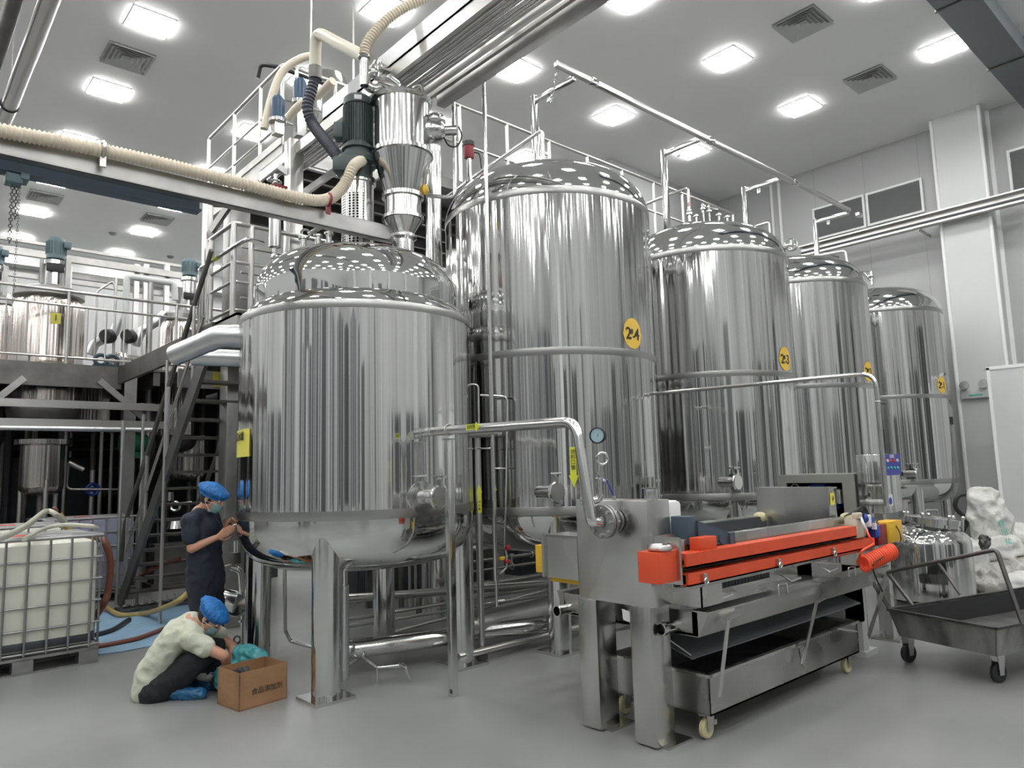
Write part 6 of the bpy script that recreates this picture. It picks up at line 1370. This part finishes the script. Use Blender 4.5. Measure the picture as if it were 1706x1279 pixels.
# lower support under piled sacks
for k, (x_, y_, w_) in enumerate(((1650, 965, .75), (1700, 960, .8))):
    c = Pd(x_, y_, fw+.3); o = blobmesh('sack', [('e', V((c.x, c.y, .22)), (.5, .36, .22), Matrix.Rotation(YAW-pi/2, 3, 'Z'))], .025, 'sack', amp=.04, ns=4)
    tag(o, 'white sack at the bottom of the pile, %s' % ('left one' if k == 0 else 'right one'), 'sack', 'white sacks piled by the wall')
c = Pd(1640, 978, fw-.1); tag(blobmesh('red_bag', [('e', V((c.x, c.y, .1)), (.32, .2, .1), Matrix.Rotation(YAW-pi/2, 3, 'Z'))], .02, 'darkred', amp=.02), 'reddish bag squeezed under the white sacks', 'sack')
c = Pd(1640, 905, fw-.4); tag(blobmesh('bag_tie', [('e', c, (.08, .06, .1), Matrix.Rotation(.5, 3, 'Y'))], .012, 'grime', amp=.03, ns=14), 'dark tied bag neck on top of the middle white sacks', 'bag')
# pole and black hose by the last tank
a, b = Pd(1584, 900, 10.2), Pd(1585, 700, 10.2)
g = thing('mop_pole', V((a.x, a.y, 0)), 'tall dark pole with black grip leaning by the last storage tank', 'pole')
MB().tube([V((a.x+.1, a.y, .0)), b], .014, 10).build('shaft', 'galv', g); MB().tube([b-UPV*.06, b+UPV*.05], .022, 10).build('grip', 'black', g)
g = thing('black_hose', Pd(1600, 850, 10), 'black hose loop hanging behind the drum by the wall', 'hose')
MB().tube(spline([Pd(1618, 822, 9.9), Pd(1597, 826, 9.9), Pd(1592, 845, 9.9), Pd(1610, 868, 9.9), Pd(1600, 900, 9.9), V((Pd(1600, 900, 9.9).x, Pd(1600, 900, 9.9).y, .03))], 8), .03, 12).build('tube', 'black', g)
# carton in front of the mixing tank
q0, q1, q2 = Pz(398, 1186), Pz(371, 1170), Pz(478, 1163)
e1 = (q2-q0); e2 = (q1-q0); e2 = e2-e1.normalized()*e2.dot(e1.normalized()); hgt = Pf(398, 1122, tuple(q0[:2])).z
g = thing('carton', q0, 'open brown cardboard carton on the floor beside the squatting worker', 'box')
def wallp(a, b, m_): return MB().slab([a, b, b+UPV*hgt, a+UPV*hgt], (e1.normalized()*.0+e2.normalized()*.006) if abs((b-a).normalized().dot(e1.normalized())) > .9 else e1.normalized()*.006).build('side_panel', m_, g, smooth=0)
fp = wallp(q0, q0+e1, 'carton'); wallp(q0+e2-e2.normalized()*.006, q0+e2+e1-e2.normalized()*.006, 'carton'); wallp(q0, q0+e2, 'carton'); wallp(q0+e1-e1.normalized()*.006, q0+e1+e2-e1.normalized()*.006, 'carton')
MB().slab([q0+UPV*.004, q0+e1+UPV*.004, q0+e1+e2+UPV*.004, q0+e2+UPV*.004], (0, 0, .006)).build('bottom_panel', 'carton_in', g, smooth=0)
text('writing', '食品添加剂', .052, q0+e1*.57+UPV*hgt*.42-e2.normalized()*.002, e1, UPV, 'ink', fp, .0005)
for k in range(3):
    c = q0+e1*(.16+.09*k)+e2*.5; tag(MB().tube([c+UPV*.012, c+UPV*(hgt*.8)+V((.02, .02, 0))], .02, 10).box(c+UPV*(hgt*.85), (.05, .07, .06), Matrix.Rotation(.5*k, 3, 'X'), bev=.01).build('pipe_fitting', 'black'), 'black fitting inside the open brown carton, %s' % ('nearest the squatting worker', 'middle of the three', 'nearest the tank leg')[k], 'fitting', 'black fittings in the carton')
# ------------------------------------------------------------------ people
def finger(a, pts, r): 
    out = []; p = a
    for q in pts: out.append((p, q, r, r*.9)); p = q
    return out
def hand(wr, d, palm_n, curl=.5, s=1.0):
    """palm and five fingers; d = direction of the hand, palm_n = the way the palm faces"""
    d = V(d).normalized(); pn = V(palm_n); pn = (pn-d*pn.dot(d)).normalized(); sd = d.cross(pn)
    S = []
    for k in range(4):
        u = (-.030+.020*k)*s; S.append((wr+d*.01, wr+d*.085*s+sd*u, .017*s, .0125*s))
        b0 = wr+d*.085*s+sd*u; L = (.040, .045, .042, .032)[k]*s; p = b0; ang = 0; q = []
        for j in range(3):
            ang += curl*(.55+.1*j); dd = d*cos(ang)+pn*sin(ang); p = p+dd*L*(1, .68, .55)[j]; q.append(p)
        S += finger(b0, q, .0088*s)
    t0 = wr+d*.03*s-sd*.028*s; t1 = t0+(d*.5-sd*.7+pn*.4).normalized()*.042*s; t2 = t1+(d*.85-sd*.15+pn*.5).normalized()*.034*s; t3 = t2+(d*.9+pn*.4).normalized()*.024*s
    S += [(wr+d*.02, t0, .016*s, .015*s), (t0, t1, .014*s, .0115*s), (t1, t2, .0105*s, .0095*s), (t2, t3, .0095*s, .0085*s)]
    return S
def head(c, face, up, s=1.0):
    """skull, jaw, nose, ears; face = direction the face looks"""
    f_ = V(face).normalized(); u = V(up); u = (u-f_*u.dot(f_)).normalized(); l_ = u.cross(f_)
    Rm = Matrix((f_, l_, u)).transposed()
    S = [('e', c+u*.025-f_*.01, (.098*s, .076*s, .095*s), Rm), ('e', c-u*.045+f_*.025, (.066*s, .056*s, .07*s), Rm), ('e', c-u*.085+f_*.052, (.028, .03, .022), Rm),
         (c+u*.01+f_*.088, c-u*.025+f_*.108, .009, .014), ('e', c-u*.058+f_*.078, (.014, .026, .008), Rm), ('e', c+u*.02+f_*.078, (.018, .055, .012), Rm)]
    for s_ in (-1, 1): S.append(('e', c+l_*s_*.076-u*.015-f_*.012, (.018, .009, .031), Rm)); S.append(('e', c+l_*s_*.036-u*.022+f_*.062, (.024, .022, .02), Rm))
    return S, f_, l_, u, Rm
def eyes(c, f_, l_, u, Rm, parent):
    for s_ in (-1, 1):
        e_ = MB().sphere(c+l_*s_*.031+u*.002+f_*.083, .0115, sub=2).build('eye', 'white_ink', parent)
        MB().sphere(c+l_*s_*.031+u*.002+f_*.0915, .0052, sub=2).build('iris', 'ink', e_)
        MB().tube([c+l_*s_*.017+u*.022+f_*.092, c+l_*s_*.034+u*.027+f_*.087, c+l_*s_*.05+u*.02+f_*.075], .0035, 6).build('eyebrow', 'hair', parent)
def capmesh(c, f_, l_, u, Rm, parent):
    """puffy bouffant cap with pleats gathered to an elastic band"""
    f = MB(); rings = []; A_ = 26; tilt = (u-f_*.05).normalized()
    for i in range(15):
        t = i/14; rr = (.094+.034*sin(pi*min(1, t*1.15))**.8)*(cos(pi/2*max(0, (t-.25)/.75))**.55 if t > .25 else 1)
        z_ = -.022+.15*t-.03*t*t; ring_ = []
        for k in range(96):
            a = 2*pi*k/96; pl = 1+.035*sin(a*A_+2*sin(3*a))*(1-t)**.5+.06*mnoise.noise(V((3*cos(a), 3*sin(a), 5*t)))
            ring_.append(f.bm.verts.new(c+tilt*z_+f_*(rr*pl*1.12*cos(a)-.022)+l_*(rr*pl*.96*sin(a))+tilt*(.006*mnoise.noise(V((6*cos(a), 6*sin(a), 9*t))))))
        rings.append(ring_)
    f.loft(rings); o = f.build('bouffant_cap', 'cap', parent, smooth=80)
    f = MB(); P = [c-tilt*.024+f_*(.106*cos(2*pi*k/40)-.022)+l_*(.092*sin(2*pi*k/40)) for k in range(41)]
    f.tube(P, .007, 8); f.build('elastic_band', 'cap', o); return o
def maskmesh(c, f_, l_, u, Rm, parent):
    f = MB(); rows = []
    for i in range(7):
        v_ = i/6; row = []
        for k in range(13):
            a = (k/12-.5)*2; row.append(f.bm.verts.new(c+u*(-.02-.085*v_)+l_*(.064*a)+f_*(.116-.05*a*a-.03*(v_-.3)**2*4*.5+.004*sin(v_*pi*4))))
        rows.append(row)
    for a, b in zip(rows, rows[1:]):
        for k in range(12): f.bm.faces.new((a[k], a[k+1], b[k+1], b[k]))
    g_ = bmesh.ops.solidify(f.bm, geom=f.bm.faces[:], thickness=.003); o = f.build('face_mask', 'mask', parent, smooth=80)
    for s_ in (-1, 1):
        for vv in (-.022, -.1): MB().tube([c+u*vv+l_*s_*.063+f_*.066, c+u*(-.03+vv*.2)+l_*s_*.08-f_*.0, c-u*.02+l_*s_*.082-f_*.02], .0018, 6).build('ear_loop', 'white_ink', o)
    return o
# ---- standing worker
FA = 6.3
J = lambda x, y, o=0: Pd(x, y, FA)+tw*o
hc_ = J(357, 829, .02); fd = (rt*.9-UPV*.45+tw*.18).normalized(); hu = (UPV+rt*.5).normalized()
S, f_, l_, u_, Rm = head(hc_, fd, hu)
nb = J(336, 853); ch = J(338, 882); ws = J(341, 925); hp = J(343, 955)
gnd = 0.0
shN, shF = J(331, 866, .17), J(338, 864, -.17); elN, elF = J(338, 909, .22), J(350, 905, -.2)
wrN, wrF = J(371, 893, .15), J(370, 880, -.08)
def leg(hipp, kneep, ankp, toe): return [(hipp, kneep, .085, .058), (kneep, kneep.lerp(ankp, .35), .058, .055), (kneep.lerp(ankp, .35), ankp, .055, .038), (ankp-UPV*.03, toe, .04, .03)]
base = J(342, 960)
def gp(dx, dy, z): p = V((base.x, base.y, 0))+rt*dx+tw*dy; p.z = z; return p
S += [(nb, hc_-u_*.04-f_*.02, .058, .052), (nb-UPV*.02, ch, .09, .12), (ch, ws, .12, .12), (ws, hp, .12, .13), (shN, shF, .062, .062), (nb, shN, .05, .055), (nb, shF, .05, .055)]
S += [(shN, elN, .05, .038), (elN, wrN, .04, .026), (shF, elF, .05, .038), (elF, wrF, .04, .026)]
S += leg(gp(0, .09, .86), gp(.03, .1, .47), gp(-.02, .1, .08), gp(.13, .12, .035)) + leg(gp(0, -.09, .86), gp(.05, -.1, .47), gp(.06, -.1, .08), gp(.21, -.1, .035))
dN = (J(386, 884, .12)-wrN); dF = (J(386, 868, -.05)-wrF)
S += hand(wrN, dN, -tw+UPV*.3, .55) + hand(wrF, dF, tw-UPV*.3, .6)
root = thing('person', (base.x, base.y, 0), 'person in a navy t-shirt and blue cap standing, working at the tank side', 'person')
bd = blobmesh('body', S, .0075, 'skin', root, smooth_it=3)
TS = [(nb-UPV*.03, ch, .10, .145), (ch, ws, .14, .135), (ws, hp, .138, .155), (hp, hp-UPV*.08, .155, .16), (shN, shF, .078, .078), (ch+tw*.07, ws+tw*.08, .11, .12), (ch-tw*.07, ws-tw*.08, .11, .12), (ws+tw*.07, hp-UPV*.06+tw*.07, .12, .125), (ws-tw*.07, hp-UPV*.06-tw*.07, .12, .125)]
TS += [(shN, shN.lerp(elN, .62), .076, .07), (shF, shF.lerp(elF, .72), .076, .07), (nb-UPV*.01, shN, .062, .07), (nb-UPV*.01, shF, .062, .07)]
blobmesh('t_shirt', TS, .011, 'navy', root, amp=.010, ns=9)
TR = []
for s_, kx, ax_ in ((1, .03, -.02), (-1, .05, .06)): TR += [(gp(0, .085*s_, .84), gp(kx, .1*s_, .47), .125, .085), (gp(kx, .1*s_, .47), gp(ax_, .1*s_, .09), .085, .07)]
TR += [(gp(0, .06, .9), gp(0, -.06, .9), .14, .14)]
blobmesh('trousers', TR, .012, 'navy2', root, amp=.008, ns=9)
for s_, ax_ in ((1, -.02), (-1, .06)): blobmesh('shoe', [(gp(ax_-.03, .11*s_, .045), gp(ax_+.16, .12*s_, .035), .048, .042)], .01, 'shoecover', root, amp=.006, ns=20)
MB().sphere(hc_+u_*.01-f_*.03, .098, (1, .84, 1), Rm).build('hair', 'hair', root)
capmesh(hc_+u_*.03, f_, l_, u_, Rm, root); maskmesh(hc_, f_, l_, u_, Rm, root); eyes(hc_, f_, l_, u_, Rm, root)
q = J(384, 876, .03); tag(MB().tube([q-rt*.01-UPV*.03, q+rt*.01+UPV*.03], .014, 10).build('hand_valve', 'black'), 'small black fitting held in the standing worker\'s hands', 'fitting')
MB().tube([J(398, 872, .02), J(384, 878, .03)], .012, 10).build('tail', 'tube', bpy.data.objects['hand_valve'])
# ---- squatting worker
FB = 5.75
J = lambda x, y, o=0: Pd(x, y, FB)+tw*o
hc_ = J(355, 1027, .02); fd = (rt*.75-UPV*.75+tw*.12).normalized(); hu = (UPV*.8+rt*.8).normalized()
S, f_, l_, u_, Rm = head(hc_, fd, hu)
nb = J(320, 1038); ch = J(300, 1058); ml = J(276, 1090); ws = J(262, 1118); hp = J(266, 1142)
shN, shF = J(333, 1058, .17), J(330, 1050, -.17); elN, elF = J(387, 1084, .16), J(372, 1088, -.2)
wrN, wrF = J(386, 1112, .06), J(380, 1112, -.1)
knN, knF = J(346, 1086, .10), J(346, 1082, -.14); hN, hF = J(272, 1142, .1), J(272, 1142, -.1)
anN, anF = J(306, 1146, .12), J(318, 1140, -.14); anN.z = .09; anF.z = .09
def toe(a, L=.17): q = a+rt*L; q.z = .035; return q
S += [(nb, hc_-u_*.05-f_*.02, .058, .052), (nb, ch, .09, .115), (ch, ml, .115, .115), (ml, ws, .115, .115), (ws, hp, .115, .13), (shN, shF, .062, .062), (nb, shN, .05, .055)]
S += [(shN, elN, .052, .040), (elN, wrN, .04, .027), (shF, elF, .05, .038), (elF, wrF, .04, .026)]
for h_, k_, a_ in ((hN, knN, anN), (hF, knF, anF)): S += [(h_, k_, .09, .062), (k_, k_.lerp(a_, .35), .06, .055), (k_.lerp(a_, .35), a_, .055, .04), (a_-UPV*.02-rt*.03, toe(a_, .14), .04, .032)]
S += hand(wrN, (rt*.35-UPV+tw*.1), -tw, .5) + hand(wrF, (rt*.4-UPV), tw, .5)
root = thing('person', (hp.x, hp.y, 0), 'person in a pale sage t-shirt and blue cap squatting beside the open carton', 'person')
blobmesh('body', S, .0075, 'skin', root, smooth_it=3)
TS = [(nb-rt*.01, ch, .095, .135), (ch, ml, .135, .14), (ml, ws, .14, .142), (ws, hp-rt*.02, .142, .155), (shN, shF, .08, .08), (ch+tw*.08, ws+tw*.085, .115, .12), (ch-tw*.08, ws-tw*.085, .115, .12), (ws+tw*.09, hp+tw*.09-rt*.03, .12, .13), (ws-tw*.09, hp-tw*.09-rt*.03, .12, .13), (ml+rt*.1-UPV*.0, ch+rt*.06, .08, .1)]
TS += [(shN, shN.lerp(elN, .42), .082, .078), (shF, shF.lerp(elF, .42), .08, .074), (nb, shN, .065, .075), (nb, shF, .065, .075)]
blobmesh('t_shirt', TS, .011, 'tee', root, amp=.013, ns=8)
TR = []
for h_, k_, a_ in ((hN, knN, anN), (hF, knF, anF)): TR += [(h_, k_, .135, .088), (k_, k_.lerp(a_, .8), .088, .07)]
TR += [(hN, hF, .14, .14), (hp-UPV*.04, hp-UPV*.07+rt*.02, .13, .11)]
blobmesh('trousers', TR, .012, 'blackcloth', root, amp=.009, ns=9)
for a_ in (anN, anF): blobmesh('shoe_cover', [(V((a_.x, a_.y, .06))-rt*.08, toe(a_, .19), .062, .048), (V((a_.x, a_.y, .055)), toe(a_, .1), .06, .055)], .009, 'shoecover', root, amp=.010, ns=18)
MB().sphere(hc_+u_*.01-f_*.03, .098, (1, .84, 1), Rm).build('hair', 'hair', root)
capmesh(hc_+u_*.03, f_, l_, u_, Rm, root); maskmesh(hc_, f_, l_, u_, Rm, root); eyes(hc_, f_, l_, u_, Rm, root)
# teal bag hanging from the worker's hands into the carton
bc = J(408, 1098, -.1)
o = blobmesh('teal_bag', [('e', bc, (.13, .1, .09), Matrix.Rotation(YAW-pi/2, 3, 'Z')), ('e', J(385, 1120, -.05), (.10, .09, .10)), ('e', J(372, 1135, -.02), (.08, .08, .12)), ('e', J(425, 1104, -.12), (.07, .07, .04))], .012, 'glove', amp=.03, ns=11)
tag(o, 'crumpled teal plastic bag held by squatting worker against the carton', 'bag')
o = blobmesh('dark_bundle', [(J(352, 1150, -.2), J(372, 1120, -.1), .06, .06), ('e', V((J(362, 1160, -.1).x, J(362, 1160, -.1).y, .06)), (.1, .08, .06))], .012, 'black', amp=.02, ns=14)
tag(o, 'dark bundle of cable on the floor between squatting worker and carton', 'cable bundle')
q = J(330, 1145, -.05); tag(blobmesh('grey_glove', [('e', V((q.x, q.y, .12)), (.05, .035, .03)), ('e', V((q.x+.05, q.y, .1)), (.05, .03, .025))], .008, 'sack_clear', amp=.008, ns=20), 'pale work glove near the squatting worker\'s foot', 'glove')
